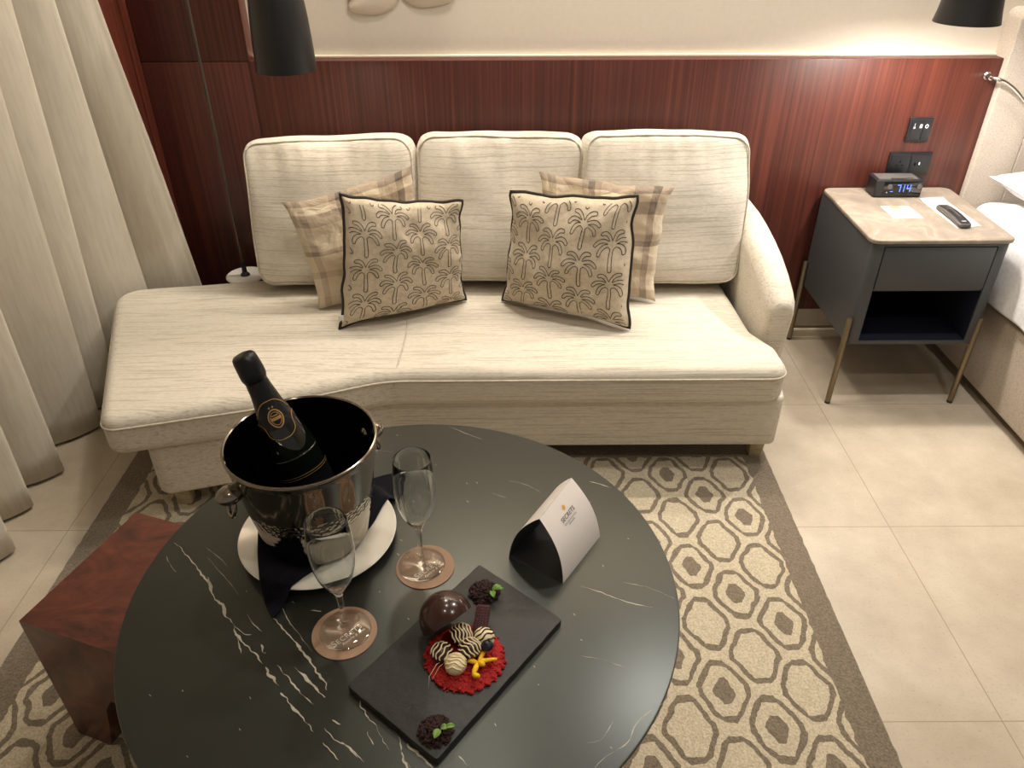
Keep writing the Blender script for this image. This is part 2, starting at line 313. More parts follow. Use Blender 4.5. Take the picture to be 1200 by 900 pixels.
def plaid_mat():
    m, nt, b = new_mat('plaid_pillow_cloth'); L = nt.links
    uv = N(nt, 'ShaderNodeUVMap'); sp = N(nt, 'ShaderNodeSeparateXYZ'); L.new(uv.outputs[0], sp.inputs[0])
    def bands(out, stops):
        r = ramp(nt, stops, 'CONSTANT'); L.new(out, r.inputs['Fac']); return r
    g = lambda v: (v, v, v)
    rx = bands(sp.outputs['X'], [(0, g(0)), (0.06, g(0.45)), (0.12, g(0)), (0.33, g(0.35)), (0.38, g(1)), (0.43, g(0.35)), (0.48, g(0)), (0.72, g(0.4)), (0.86, g(0.9)), (0.92, g(0))])
    ry = bands(sp.outputs['Y'], [(0, g(0.3)), (0.10, g(0)), (0.28, g(0.35)), (0.34, g(0)), (0.50, g(0.9)), (0.54, g(0.3)), (0.60, g(0)), (0.76, g(0.6)), (0.87, g(0.0)), (0.94, g(0.8))])
    ad = N(nt, 'ShaderNodeMix', data_type='RGBA', blend_type='ADD'); ad.inputs[0].default_value = 1.0; L.new(rx.outputs['Color'], ad.inputs[6]); L.new(ry.outputs['Color'], ad.inputs[7])
    r = ramp(nt, [(0, rgb(208, 192, 166)), (0.5, rgb(166, 148, 126)), (1.0, rgb(112, 99, 88))])
    ml = N(nt, 'ShaderNodeMath', operation='MULTIPLY', i_1=0.6); L.new(ad.outputs[2], ml.inputs[0]); L.new(ml.outputs[0], r.inputs['Fac'])
    L.new(r.outputs['Color'], b.inputs['Base Color']); b.inputs['Roughness'].default_value = 0.8; b.inputs['Sheen Weight'].default_value = 0.3
    tc = N(nt, 'ShaderNodeTexCoord'); n = N(nt, 'ShaderNodeTexNoise', i_Scale=16.0, i_Detail=4.0, i_Distortion=1.0); L.new(tc.outputs['Object'], n.inputs['Vector'])
    bp = N(nt, 'ShaderNodeBump', i_Strength=0.5, i_Distance=0.02); L.new(n.outputs['Fac'], bp.inputs['Height']); L.new(bp.outputs['Normal'], b.inputs['Normal'])
    return m
M['plaid'] = plaid_mat()

# ------------------------------------------------------------------ mesh helpers
class MB:
    def __init__(s): s.v = []; s.f = []; s.m = []; s.uv = None
    def add(s, verts, faces, mi=0):
        o = len(s.v); s.v += [tuple(p) for p in verts]; s.f += [tuple(i + o for i in f) for f in faces]; s.m += [mi] * len(faces); return s
    def merge(s, o, mi=None):
        k = len(s.v); s.v += o.v; s.f += [tuple(i + k for i in f) for f in o.f]; s.m += (o.m if mi is None else [mi] * len(o.f)); return s
    def xf(s, mat): s.v = [tuple(mat @ Vector(p)) for p in s.v]; return s
    def fn(s, f): s.v = [tuple(f(Vector(p))) for p in s.v]; return s

ORG = {}
def obj(name, mb, mat, parent=None, smooth=35, org=None, uv=None):
    """one mesh object; mb is in world coordinates"""
    if parent is not None: o0 = ORG[parent.name]
    elif org is not None: o0 = Vector(org)
    else: o0 = Vector((0, 0, 0))
    me = bpy.data.meshes.new(name)
    me.from_pydata([tuple(Vector(p) - o0) for p in mb.v], [], mb.f)
    for mt in (mat if isinstance(mat, (list, tuple)) else [mat]): me.materials.append(mt)
    for p, mi in zip(me.polygons, mb.m): p.material_index = mi; p.use_smooth = True
    if uv is not None:
        ul = me.uv_layers.new(name='UVMap')
        for lp in me.loops: ul.data[lp.index].uv = uv[lp.vertex_index]
    me.update()
    if smooth < 180: me.set_sharp_from_angle(angle=radians(smooth))
    o = bpy.data.objects.new(name, me); COL.objects.link(o)
    if parent is not None: o.parent = parent
    else: o.location = o0
    ORG[o.name] = o0
    return o
def tag(o, label, cat=None, group=None, kind=None):
    if label: o['label'] = label
    if cat: o['category'] = cat
    if group: o['group'] = group
    if kind: o['kind'] = kind
    return o
def thing(name, loc, label, cat, group=None):
    o = bpy.data.objects.new(name, None); COL.objects.link(o); o.location = loc; o.empty_display_size = 0.05
    ORG[o.name] = Vector(loc); return tag(o, label, cat, group)
def struct(name, mb, mat, smooth=35):
    o = obj(name, mb, mat, None, smooth); o['kind'] = 'structure'; return o

def arc_profile(r0, a0, a1, n): return [(r0 * cos(a0 + (a1 - a0) * i / n), r0 * sin(a0 + (a1 - a0) * i / n)) for i in range(n + 1)]
def roundpoly(pts, rad, seg=6):
    """pts: (x,y) CCW; rad: number or list"""
    n = len(pts); out = []
    if not isinstance(rad, (list, tuple)): rad = [rad] * n
    for i in range(n):
        p = Vector(pts[i]); a = Vector(pts[i - 1]) - p; c = Vector(pts[(i + 1) % n]) - p
        la, lc = a.length, c.length; a.normalize(); c.normalize()
        ang = a.angle(c); r = rad[i]
        if r <= 1e-5 or ang > 3.1: out.append((p.x, p.y)); continue
        t = min(r / math.tan(ang / 2), la * 0.48, lc * 0.48); r = t * math.tan(ang / 2)
        p1 = p + a * t; p2 = p + c * t; cen = p + (a + c).normalized() * sqrt(t * t + r * r)
        for k in range(seg + 1):
            s_ = k / seg; q = p1.lerp(p2, s_) - cen
            if q.length > 1e-9: q = q.normalized() * r
            # use angular interpolation
            v1 = p1 - cen; v2 = p2 - cen; th = v1.angle(v2); sg = 1 if v1.x * v2.y - v1.y * v2.x > 0 else -1
            q = Matrix.Rotation(sg * th * s_, 2) @ v1
            out.append((cen.x + q.x, cen.y + q.y))
    return out
def densify(pts, step):
    out = []
    n = len(pts)
    for i in range(n):
        a = Vector(pts[i]); b_ = Vector(pts[(i + 1) % n]); k = max(1, int((b_ - a).length / step))
        for j in range(k): q = a.lerp(b_, j / k); out.append((q.x, q.y))
    return out
def offs(pts, d):
    """inset a CCW polygon"""
    n = len(pts); out = []
    for i in range(n):
        a = Vector(pts[i - 1]); p = Vector(pts[i]); c = Vector(pts[(i + 1) % n])
        e1 = (p - a); e2 = (c - p)
        n1 = Vector((-e1.y, e1.x)); n2 = Vector((-e2.y, e2.x))
        if n1.length < 1e-9: n1 = n2
        if n2.length < 1e-9: n2 = n1
        n1.normalize(); n2.normalize(); nn = n1 + n2
        if nn.length < 1e-6: nn = n1
        nn.normalize(); k = max(0.5, nn.dot(n1)); q = p + nn * (d / k); out.append((q.x, q.y))
    return out
def slab(outline, z0, z1, rt=0.0, rb=0.0, seg=5, mi=0, crown=None, mid=None):
    """solid from a CCW outline with rounded top and bottom edges. crown: (height, spine function) for a puffed top"""
    prof = []
    if rb > 0:
        for k in range(seg + 1):
            a = -pi / 2 + pi / 2 * k / seg; prof.append((rb - rb * cos(a), z0 + rb + rb * sin(a)))
    else: prof.append((0, z0))
    if mid: prof += mid
    if rt > 0:
        for k in range(seg + 1):
            a = pi / 2 * k / seg; prof.append((rt - rt * cos(a), z1 - rt + rt * sin(a)))
    else: prof.append((0, z1))
    n = len(outline); mb = MB(); V = []; Fc = []
    for (d, z) in prof:
        V += [(x, y, z) for x, y in (offs(outline, d) if abs(d) > 1e-7 else outline)]
    for r in range(len(prof) - 1):
        for i in range(n):
            j = (i + 1) % n; Fc.append((r * n + i, r * n + j, (r + 1) * n + j, (r + 1) * n + i))
    Fc.append(tuple(reversed(range(n))))
    last = (len(prof) - 1) * n
    if crown:
        h, spine = crown; K = 14; base = V[last:last + n]
        for k in range(1, K + 1):
            t = k / K
            for (x, y, z) in base:
                sx, sy = spine(x, y); t2 = t * 0.985; V.append((x + (sx - x) * t2, y + (sy - y) * t2, z + h * sin(t * pi / 2)))
            for i in range(n):
                j = (i + 1) % n; Fc.append((last + i, last + j, last + n + j, last + n + i))
            last += n
        # close: pair up along the spine
    Fc.append(tuple(range(last, last + n)))
    mb.add(V, Fc, mi); return mb
def box(x0, x1, y0, y1, z0, z1, r=0.002, mi=0, seg=2):
    if r <= 0:
        return MB().add([(x0, y0, z0), (x1, y0, z0), (x1, y1, z0), (x0, y1, z0), (x0, y0, z1), (x1, y0, z1), (x1, y1, z1), (x0, y1, z1)],
                        [(3, 2, 1, 0), (4, 5, 6, 7), (0, 1, 5, 4), (1, 2, 6, 5), (2, 3, 7, 6), (3, 0, 4, 7)], mi)
    r = min(r, (x1 - x0) * .45, (y1 - y0) * .45, (z1 - z0) * .45)
    return slab(roundpoly([(x0, y0), (x1, y0), (x1, y1), (x0, y1)], r, seg), z0, z1, r, r, seg, mi)
def lathe(profile, cx=0, cy=0, n=48, mi=0, closed=False, cap0=False, cap1=False):
    V = []; F = []
    for r, z in profile:
        for i in range(n):
            a = 2 * pi * i / n; V.append((cx + r * cos(a), cy + r * sin(a), z))
    k = len(profile)
    for j in range(k - 1 + (1 if closed else 0)):
        b = (j + 1) % k
        for i in range(n):
            i2 = (i + 1) % n; F.append((j * n + i, j * n + i2, b * n + i2, b * n + i))
    if cap0: F.append(tuple(reversed(range(n))))
    if cap1: F.append(tuple(range((k - 1) * n, k * n)))
    return MB().add(V, F, mi)
def tube(path, r, n=8, closed=False, mi=0, cap=True):
    P = [Vector(p) for p in path]; m = len(P); V = []; F = []
    rs = r if isinstance(r, (list, tuple)) else [r] * m
    prev = None
    for i in range(m):
        if closed: t = P[(i + 1) % m] - P[i - 1]
        else: t = P[min(i + 1, m - 1)] - P[max(i - 1, 0)]
        t.normalize()
        if prev is None:
            up = Vector((0, 0, 1)) if abs(t.z) < 0.9 else Vector((1, 0, 0)); a = t.cross(up).normalized()
        else:
            a = prev - t * prev.dot(t); a.normalize()
        prev = a; b = t.cross(a)
        for k in range(n):
            an = 2 * pi * k / n; V.append(tuple(P[i] + (a * cos(an) + b * sin(an)) * rs[i]))
    for i in range(m - (0 if closed else 1)):
        j = (i + 1) % m
        for k in range(n):
            k2 = (k + 1) % n; F.append((i * n + k, i * n + k2, j * n + k2, j * n + k))
    if cap and not closed:
        F.append(tuple(reversed(range(n)))); F.append(tuple(range((m - 1) * n, m * n)))
    return MB().add(V, F, mi)
def catmull(pts, per=8, closed=False):
    P = [Vector(p) for p in pts]; m = len(P); out = []
    rng = m if closed else m - 1
    for i in range(rng):
        if closed: a, b, c, d = P[i - 1], P[i], P[(i + 1) % m], P[(i + 2) % m]
        else: a, b, c, d = P[max(i - 1, 0)], P[i], P[i + 1], P[min(i + 2, m - 1)]
        for k in range(per):
            t = k / per
            out.append(0.5 * ((2 * b) + (c - a) * t + (2 * a - 5 * b + 4 * c - d) * t * t + (3 * b - a - 3 * c + d) * t ** 3))
    if not closed: out.append(P[-1].copy())
    return out
def ball(c, r, n=16, m=10, sx=1, sy=1, sz=1, mi=0, jit=0.0, seed=0):
    V = [(0, 0, r * sz)]; F = []
    for j in range(1, m):
        th = pi * j / m
        for i in range(n):
            a = 2 * pi * i / n; V.append((r * sin(th) * cos(a) * sx, r * sin(th) * sin(a) * sy, r * cos(th) * sz))
    V.append((0, 0, -r * sz)); e = len(V) - 1
    for i in range(n):
        i2 = (i + 1) % n; F.append((0, 1 + i, 1 + i2)); F.append((e, 1 + (m - 2) * n + i2, 1 + (m - 2) * n + i))
        for j in range(m - 2): F.append((1 + j * n + i, 1 + (j + 1) * n + i, 1 + (j + 1) * n + i2, 1 + j * n + i2))
    c = Vector(c)
    if jit: V = [tuple(Vector(v) * (1 + jit * noise.noise(Vector(v) * (1.4 / r) + Vector((seed, seed * 1.7, 0))))) for v in V]
    return MB().add([tuple(c + Vector(v)) for v in V], F, mi)
def text_mb(txt, size, mi=0, shear=0.0, depth=0.0002, space=1.0):
    cu = bpy.data.curves.new('lettering', 'FONT'); cu.body = txt; cu.size = size; cu.align_x = 'CENTER'; cu.align_y = 'CENTER'
    cu.extrude = depth; cu.shear = shear; cu.resolution_u = 3; cu.space_character = space
    o = bpy.data.objects.new('lettering', cu); COL.objects.link(o); dg = bpy.context.evaluated_depsgraph_get(); dg.update()
    me = bpy.data.meshes.new_from_object(o.evaluated_get(dg))
    mb = MB().add([tuple(v.co) for v in me.vertices], [tuple(p.vertices) for p in me.polygons], mi)
    bpy.data.objects.remove(o); bpy.data.curves.remove(cu); bpy.data.meshes.remove(me)
    return mb
def frame_mat(o, ex, ey):
    ex = Vector(ex).normalized(); ey = Vector(ey); ey = (ey - ex * ey.dot(ex)).normalized(); ez = ex.cross(ey)
    m = Matrix((ex, ey, ez)).transposed().to_4x4(); m.translation = Vector(o); return m
def ribbon(pts, w, nrm=(0, 0, 1), mi=0, closed=False):
    P = [Vector(p) for p in pts]; nrm = Vector(nrm); V = []; F = []; m = len(P)
    ws = w if isinstance(w, (list, tuple)) else [w] * m
    for i in range(m):
        t = (P[(i + 1) % m] - P[i - 1]) if closed else (P[min(i + 1, m - 1)] - P[max(i - 1, 0)])
        s_ = t.cross(nrm); s_.normalize(); V += [tuple(P[i] + s_ * ws[i]), tuple(P[i] - s_ * ws[i])]
    for i in range(m - (0 if closed else 1)):
        j = (i + 1) % m; F.append((2 * i, 2 * j, 2 * j + 1, 2 * i + 1))
    return MB().add(V, F, mi)

# ================================================================== the room
W = 2.67
struct('floor', box(-1.9, 4.2, -1.6, 2.80, -0.10, 0.0, 0), M['floor'])
struct('ceiling', box(-1.9, 4.2, -1.6, 2.80, 2.70, 2.80, 0), M['white_wall'])
struct('wall_back', box(-1.9, 4.2, 2.733, 2.80, 0.0, 2.70, 0), M['plaster'])
struct('wall_left', box(-1.9, -1.62, -1.6, 2.733, 0.0, 2.70, 0), M['white_wall'])
struct('wall_right', box(4.0, 4.2, -1.6, 2.733, 0.0, 2.70, 0), M['white_wall'])
# veneer panelling: low panel under the niche, tall panel left of it
struct('wall_panel_low', box(-0.853, 1.612, W, 2.7325, 0.12, 1.039, 0.001), M['wood_wall'])
struct('wall_panel_left', box(-1.21, -0.853, W, 2.7325, 0.12, 1.0375, 0.001).merge(box(-1.21, -0.853, W, 2.7325, 1.0395, 2.70, 0.001)), M['wood_wall'])
struct('trim_1', box(-1.36, -1.205, 2.50, 2.7325, 0.0, 2.70, 0.002).merge(box(-1.2055, -1.201, 2.62, 2.6695, 0.0, 2.70, 0.001)), M['wood_trim'])
struct('trim_2', box(-0.853, 1.612, 2.719, 2.7328, 1.039, 1.046, 0.001), M['cream_bead'])
struct('trim_3', box(-0.8525, -0.847, 2.669, 2.7328, 1.0395, 2.70, 0.0005), M['wood_trim'])
struct('strip_baffle', box(-1.201, 4.0, 2.50, 2.525, 2.46, 2.70, 0.002), M['white_wall'])  # unseen board added to screen the strip light from the tabletop
struct('baseboard_back', box(-1.20, 1.62, 2.674, 2.7327, 0.042, 0.1195, 0.001), M['skirting'])
struct('baseboard_strip', box(-1.20, 1.62, 2.662, 2.7327, 0.0, 0.032, 0.001), M['skirting_light'])

# ================================================================== rug
def build_rug():
    mb = slab(densify(roundpoly([(-1.195, -1.0), (0.805, -1.0), (0.805, 1.965), (-1.195, 1.965)], 0.01, 3), 0.02), 0.0, 0.012, 0.005, 0, 3)
    def f(p):
        if p.z > 0.001 and (p.x > 0.79 or p.x < -1.18):
            p.x += 0.003 * noise.noise(Vector((0, p.y * 40, 0)))
        return p
    mb.fn(f)
    tag(obj('rug', mb, M['rug']), 'cream and taupe tufted rug with outlined honeycomb pattern and brown border', 'rug')
build_rug()

# ================================================================== curtain
def build_curtain():
    # crest/valley points at z=1.3 and z=0
    CT = [(-1.205, 2.485), (-1.275, 2.385), (-1.325, 2.275), (-1.315, 2.10), (-1.375, 1.865), (-1.385, 1.705), (-1.345, 1.515), (-1.37, 1.26), (-1.37, 0.98), (-1.38, 0.75)]
    CB = [(-1.075, 2.49), (-1.27, 2.44), (-1.375, 2.225), (-1.378, 2.08), (-1.39, 1.84), (-1.40, 1.68), (-1.358, 1.505), (-1.38, 1.26), (-1.38, 0.98), (-1.39, 0.75)]
    def folds(C):
        out = [(C[0][0] - .07, C[0][1] + .035)]
        for (x, y), (x1, y1) in zip(C, C[1:]):
            g = y - y1; xv = min(x, x1) - min(.20, .10 + g * .7)
            out += [(x - .004, y + .006), (x - .012, y - .10 * g), (x - .030 - .12 * g, y - .33 * g), (x - .080 - .25 * g, y - .58 * g), (xv, y1 + .20 * g), (x1 - .050, y1 + .10 * g)]
        out += [C[-1], (C[-1][0] - .06, C[-1][1] - .08)]
        return [(max(q[0], -1.57), q[1]) for q in out]
    T, B = folds(CT), folds(CB)
    rows = [0.012 + (2.66 - 0.012) * (k / 34) for k in range(35)]
    V = []; F = []
    for z in rows:
        t = z / 1.3
        pts = []
        for a, b in zip(T, B):
            tt = t if t < 1 else 1 + (t - 1) * 0.5
            x = b[0] + (a[0] - b[0]) * tt; y = b[1] + (a[1] - b[1]) * tt
            x += 0.006 * noise.noise(Vector((y * 9, z * 1.6, 3)))
            pts.append((x, y, z))
        c = catmull(pts, 6); n = len(c); V += [tuple(p) for p in c]
    for r in range(len(rows) - 1):
        for i in range(n - 1): F.append((r * n + i, r * n + i + 1, (r + 1) * n + i + 1, (r + 1) * n + i))
    root = thing('curtain', (-1.45, 1.7, 0.012), 'floor-length beige curtain in deep folds at the left of the sofa', 'curtain')
    o = obj('curtain_panel', MB().add(V, F), M['curtain'], root, smooth=180)
    s_ = o.modifiers.new('cloth', 'SOLIDIFY'); s_.thickness = 0.003
    obj('hem', tube([(v[0], v[1], 0.016) for v in V[:n]], 0.0035, 5), M['curtain'], root, smooth=180)
    obj('curtain_rail', box(-1.46, -1.42, 0.8, 2.56, 2.655, 2.70, 0.003), M['white_gloss'], root)
build_curtain()

# ================================================================== sofa
def build_sofa():
    root = thing('chaise_sofa', (-0.1, 2.1, 0.0), 'long low cream woven sofa with rounded chaise end and one curved arm', 'sofa')
    base = densify(roundpoly([(-0.985, 1.63), (-0.72, 1.705), (-0.37, 1.85), (0.805, 1.85), (0.835, 2.05), (0.835, 2.60), (-0.82, 2.60), (-0.84, 2.41), (-1.26, 2.33)], [.04, .3, .3, .03, .05, .03, .03, .02, .05], 8), 0.06)
    obj('base', slab(base, 0.09, 0.262, 0.012, 0.008, 4), M['sofa'], root)
    seat = densify(roundpoly([(-1.062, 1.59), (-0.70, 1.685), (-0.36, 1.822), (0.795, 1.825), (0.79, 1.96), (0.742, 2.06), (0.72, 2.51), (-0.80, 2.51), (-0.83, 2.438), (-1.345, 2.36)], [.045, .35, .35, .05, .04, .06, .02, .02, .02, .08], 8), 0.05)
    def spine(x, y): return (-0.25, 2.12)
    mb = slab(seat, 0.256, 0.378, 0.035, 0.030, 7, crown=(0.014, spine))
    def wr(p):
        if p.z > 0.34:
            p.z += 0.003 * noise.noise(Vector((p.x * 5, p.y * 5, 1))) + 0.0025 * noise.noise(Vector((p.x * 22, p.y * 8, 4))) * (1 if abs(p.x) < 0.5 else 0.3)
        return p
    mb.fn(wr)
    st = obj('seat_cushion', mb, M['sofa'], root, smooth=70)
    path = [(x, y, 0.347) for x, y in offs(seat, -0.0005)]
    obj('piping', tube(path, 0.0032, 6, closed=True), M['piping'], st, smooth=180)
    sy = [(-0.332, 1.817, 0.335), (-0.330, 1.826, 0.350), (-0.326, 1.845, 0.3725), (-0.322, 1.875, 0.381)] + [(-0.32 + 0.004 * sin(k), 1.9 + k * 0.06, 0.3785 + 0.014 * sin(min(1, (0.075 + k * .06) / .295) * pi / 2)) for k in range(9)]
    obj('centre_seam', tube(catmull(sy, 4), 0.0028, 6), M['piping'], st, smooth=180)
    # low back frame hidden behind the loose cushions
    obj('back_frame', slab(densify(roundpoly([(-0.80, 2.53), (0.78, 2.53), (0.78, 2.635), (-0.80, 2.635)], 0.03, 5), 0.1), 0.262, 0.60, 0.04, 0, 5), M['sofa'], root)
    # curved arm: section swept front to back
    ys = [2.015, 2.017, 2.025, 2.045, 2.08, 2.14, 2.22, 2.30, 2.38, 2.46, 2.54, 2.60, 2.635, 2.65]
    def topz(y): 
        pts = [(2.0, .478), (2.05, .508), (2.18, .565), (2.34, .600), (2.47, .612), (2.66, .612)]
        for (a, za), (b, zb) in zip(pts, pts[1:]):
            if a <= y <= b: return za + (zb - za) * (y - a) / (b - a)
        return pts[-1][1]
    V = []; F = []; K = None
    for i, y in enumerate(ys):
        s_ = min(1.0, [0.35, 0.6, 0.82, 0.95, 1.0][i] if i < 5 else 1.0)
        if i == len(ys) - 1: s_ = 0.85
        zt = topz(y); xi = 0.762 - 0.035 * max(0, (y - 2.05)) / 0.6; xo = 0.852 - 0.012 * max(0, (y - 2.1)) / 0.5
        cx = (xi + xo) / 2; hw = (xo - xi) / 2
        sec = []
        r = 0.048
        for k in range(9):
            a = pi * k / 8; sec.append((cx + hw * cos(a), zt - r + r * sin(a)))
        lo = 0.105
        zz = [zt - r - (zt - r - lo) * q for q in (0.25, 0.5, 0.75, 1.0)]
        ring = [(xo, q) for q in reversed(zz)] + sec + [(xi, q) for q in zz]
        ring2 = []
        for (x, z) in ring:
            x2 = cx + (x - cx) * s_; z2 = z if z < zt - r - 0.001 else zt - r + (z - zt + r) * (0.5 + 0.5 * s_)
            x2 += 0.010 * ((z - 0.105) / 0.4) ** 2 * (1 if x > cx else -0.0) * 0.4
            ring2.append((x2, y + (zt - z2) * 0.12 * (1 if i < 6 else max(0, 1 - (i - 5) * .25)), z2))
        K = len(ring2); V += ring2
    m = len(ys)
    for i in range(m - 1):
        for k in range(K):
            k2 = (k + 1) % K; F.append((i * K + k, (i + 1) * K + k, (i + 1) * K + k2, i * K + k2))
    F.append(tuple(range(K))); F.append(tuple(reversed(range((m - 1) * K, m * K))))
    arm = obj('arm', MB().add(V, F), M['sofa'], root, smooth=75)
    # seam down the front edge of the arm
    for (x, y, s_) in ((0.768, 1.91, 1), (-0.955, 1.70, -1), (0.76, 2.55, 1), (-0.78, 2.55, -1)):
        rz = 0.012 if y < 2 else 0.0
        mb = slab(roundpoly([(x - .026, y - .022), (x + .026, y - .022), (x + .026, y + .022), (x - .026, y + .022)], .006, 3), rz, 0.092, 0.002, 0.002, 2)
        def tp(p, x=x, y=y):
            k = 0.72 + 0.28 * (p.z / 0.09); return Vector((x + (p.x - x) * k, y + (p.y - y) * k, p.z))
        obj('leg', mb.fn(tp), M['wood_leg'], root)
    return root
build_sofa()

def boxed_cushion(w, h, t, seed, bulge=0.034, n=26):
    """returns MB in local frame: x across, z up, front = -y; plus the front seam path"""
    V = []; F = []; idx = {}
    nx, nz, ny = n, n, 5
    def key(i, j, k): return (i, j, k)
    def pos(i, j, k):
        u = -1 + 2 * i / nx; v = -1 + 2 * k / nz; q = -1 + 2 * j / ny
        r = 0.048
        x = u * w / 2; z = v * h / 2; y = q * t / 2
        # round the silhouette corners
        dx = max(0, abs(x) - (w / 2 - r)); dz = max(0, abs(z) - (h / 2 - r))
        if dx > 0 and dz > 0:
            L_ = max(dx, dz) / sqrt(dx * dx + dz * dz); x = math.copysign(w / 2 - r + dx * L_, x); z = math.copysign(h / 2 - r + dz * L_, z)
        f = (1 - u * u) ** 0.6 * (1 - v * v) ** 0.6 if abs(u) < 1 and abs(v) < 1 else 0
        y += q * bulge * f
        e = (1 - q * q)
        x += math.copysign(0.014 * e, x) * (abs(u) ** 6); z += math.copysign(0.016 * e, z) * (abs(v) ** 6)
        # sagging belly and crown
        z += 0.004 * (1 - u * u) * (1 if v > 0 else 0) * abs(v) ** 3
        x += math.copysign(0.004, x) * (1 - v * v) * abs(u) ** 3
        P = Vector((x * 7, y * 7 + seed * 5, z * 7))
        wv = noise.noise(P) * 0.012
        fold = noise.noise(Vector((x * 34 + seed, z * 4, seed * 3))) * 0.020 * max(0, v) ** 2.5 * (1 - max(0, v) ** 12)
        return (x + wv * 0.6, y - wv - fold, z + wv * 0.5 + fold * .4)
    def vid(i, j, k):
        if (i, j, k) not in idx: idx[(i, j, k)] = len(V); V.append(pos(i, j, k))
        return idx[(i, j, k)]
    for i in range(nx):
        for k in range(nz):
            F.append((vid(i, 0, k), vid(i + 1, 0, k), vid(i + 1, 0, k + 1), vid(i, 0, k + 1)))
            F.append((vid(i, ny, k), vid(i, ny, k + 1), vid(i + 1, ny, k + 1), vid(i + 1, ny, k)))
    for i in range(nx):
        for j in range(ny):
            F.append((vid(i, j, 0), vid(i, j + 1, 0), vid(i + 1, j + 1, 0), vid(i + 1, j, 0)))
            F.append((vid(i, j, nz), vid(i + 1, j, nz), vid(i + 1, j + 1, nz), vid(i, j + 1, nz)))
    for j in range(ny):
        for k in range(nz):
            F.append((vid(0, j, k), vid(0, j, k + 1), vid(0, j + 1, k + 1), vid(0, j + 1, k)))
            F.append((vid(nx, j, k), vid(nx, j + 1, k), vid(nx, j + 1, k + 1), vid(nx, j, k + 1)))
    seam = [pos(i, 0, 0) for i in range(nx)] + [pos(nx, 0, k) for k in range(nz)] + [pos(i, 0, nz) for i in range(nx, 0, -1)] + [pos(0, 0, k) for k in range(nz, 0, -1)]
    return MB().add(V, F), seam

def back_cushion(c, w, h, t, lean, yaw, roll, seed, label):
    mb, seam = boxed_cushion(w, h, t, seed)
    mat = Matrix.Translation(c) @ Matrix.Rotation(radians(yaw), 4, 'Z') @ Matrix.Rotation(radians(-lean), 4, 'X') @ Matrix.Rotation(radians(roll), 4, 'Y')
    mb.xf(mat)
    root = thing('back_cushion', (c[0], c[1], c[2] - h / 2), label, 'cushion', 'loose back cushions on the sofa')
    o = obj('cushion_body', mb, M['sofa_cush'], root, smooth=180)
    sb = o.modifiers.new('soft', 'SUBSURF'); sb.levels = 1; sb.render_levels = 1
    sp = catmull([mat @ Vector(p) for p in seam], 3, closed=True)
    sp = [mat @ (Vector(((mat.inverted() @ p).x * 0.994, (mat.inverted() @ p).y + 0.0005, (mat.inverted() @ p).z * 0.994))) for p in sp]
    obj('piping', tube(sp, 0.0027, 6, closed=True), M['piping'], root, smooth=180)
back_cushion((-0.568, 2.410, 0.625), 0.520, 0.445, 0.125, 15, 0, -1.0, 1, 'square cream back cushion at the chaise end of the sofa')
back_cushion((-0.035, 2.415, 0.632), 0.505, 0.445, 0.125, 15, 0, 0.8, 2, 'square cream back cushion in the middle of the three on the sofa')
back_cushion((0.488, 2.405, 0.632), 0.515, 0.455, 0.135, 15, 3, 1.6, 3, 'wrinkled cream back cushion leaning beside the curved sofa arm')

# ------------------------------------------------------------------ throw pillows
def palm_outline():
    """closed outline of a palm: trunk and seven drooping fronds, in units of palm height"""
    def frond(p1, p2, w_):
        p0, p1, p2 = Vector((0, 0)), Vector(p1), Vector(p2); n = 10
        pts = [p0 * (1 - t) ** 2 + p1 * 2 * t * (1 - t) + p2 * t * t for t in [k / n for k in range(n + 1)]]
        left = []; right = []
        for k in range(2, n + 1):
            tv = (pts[min(k + 1, n)] - pts[k - 1]).normalized(); nn = Vector((-tv.y, tv.x)); ww = w_ * (0.80 + 0.30 * sin(pi * (k - 2) / n))
            left.append(pts[k] + nn * ww); right.append(pts[k] - nn * ww)
        tv = (pts[n] - pts[n - 1]).normalized(); nn = Vector((-tv.y, tv.x)); tip = []
        for k in range(1, 6):
            a = -pi / 2 + pi * k / 6; tip.append(pts[n] + (nn * sin(a) + tv * cos(a)) * w_ * .85)
        return right, left, tip
    R = []
    for sp_ in (((.30, .04), (.34, -.22), .046), ((.32, .24), (.47, .02), .046), ((.10, .36), (.31, .31), .046)):
        right, left, tip = frond(*sp_); R += right + tip + list(reversed(left))
    Lp = [Vector((-p.x, p.y)) for p in reversed(R)]
    base = [Vector((.040, -.09)), Vector((.046, -.25)), Vector((.050, -.45)), Vector((.052, -.6))]
    return base[::-1] + R + [Vector((0, .12))] + Lp + [Vector((-p.x, p.y)) for p in base] + [Vector((-.052 * cos(a), -.6 - .052 * sin(a))) for a in [pi * k / 6 for k in range(1, 6)]]
PALM = palm_outline()

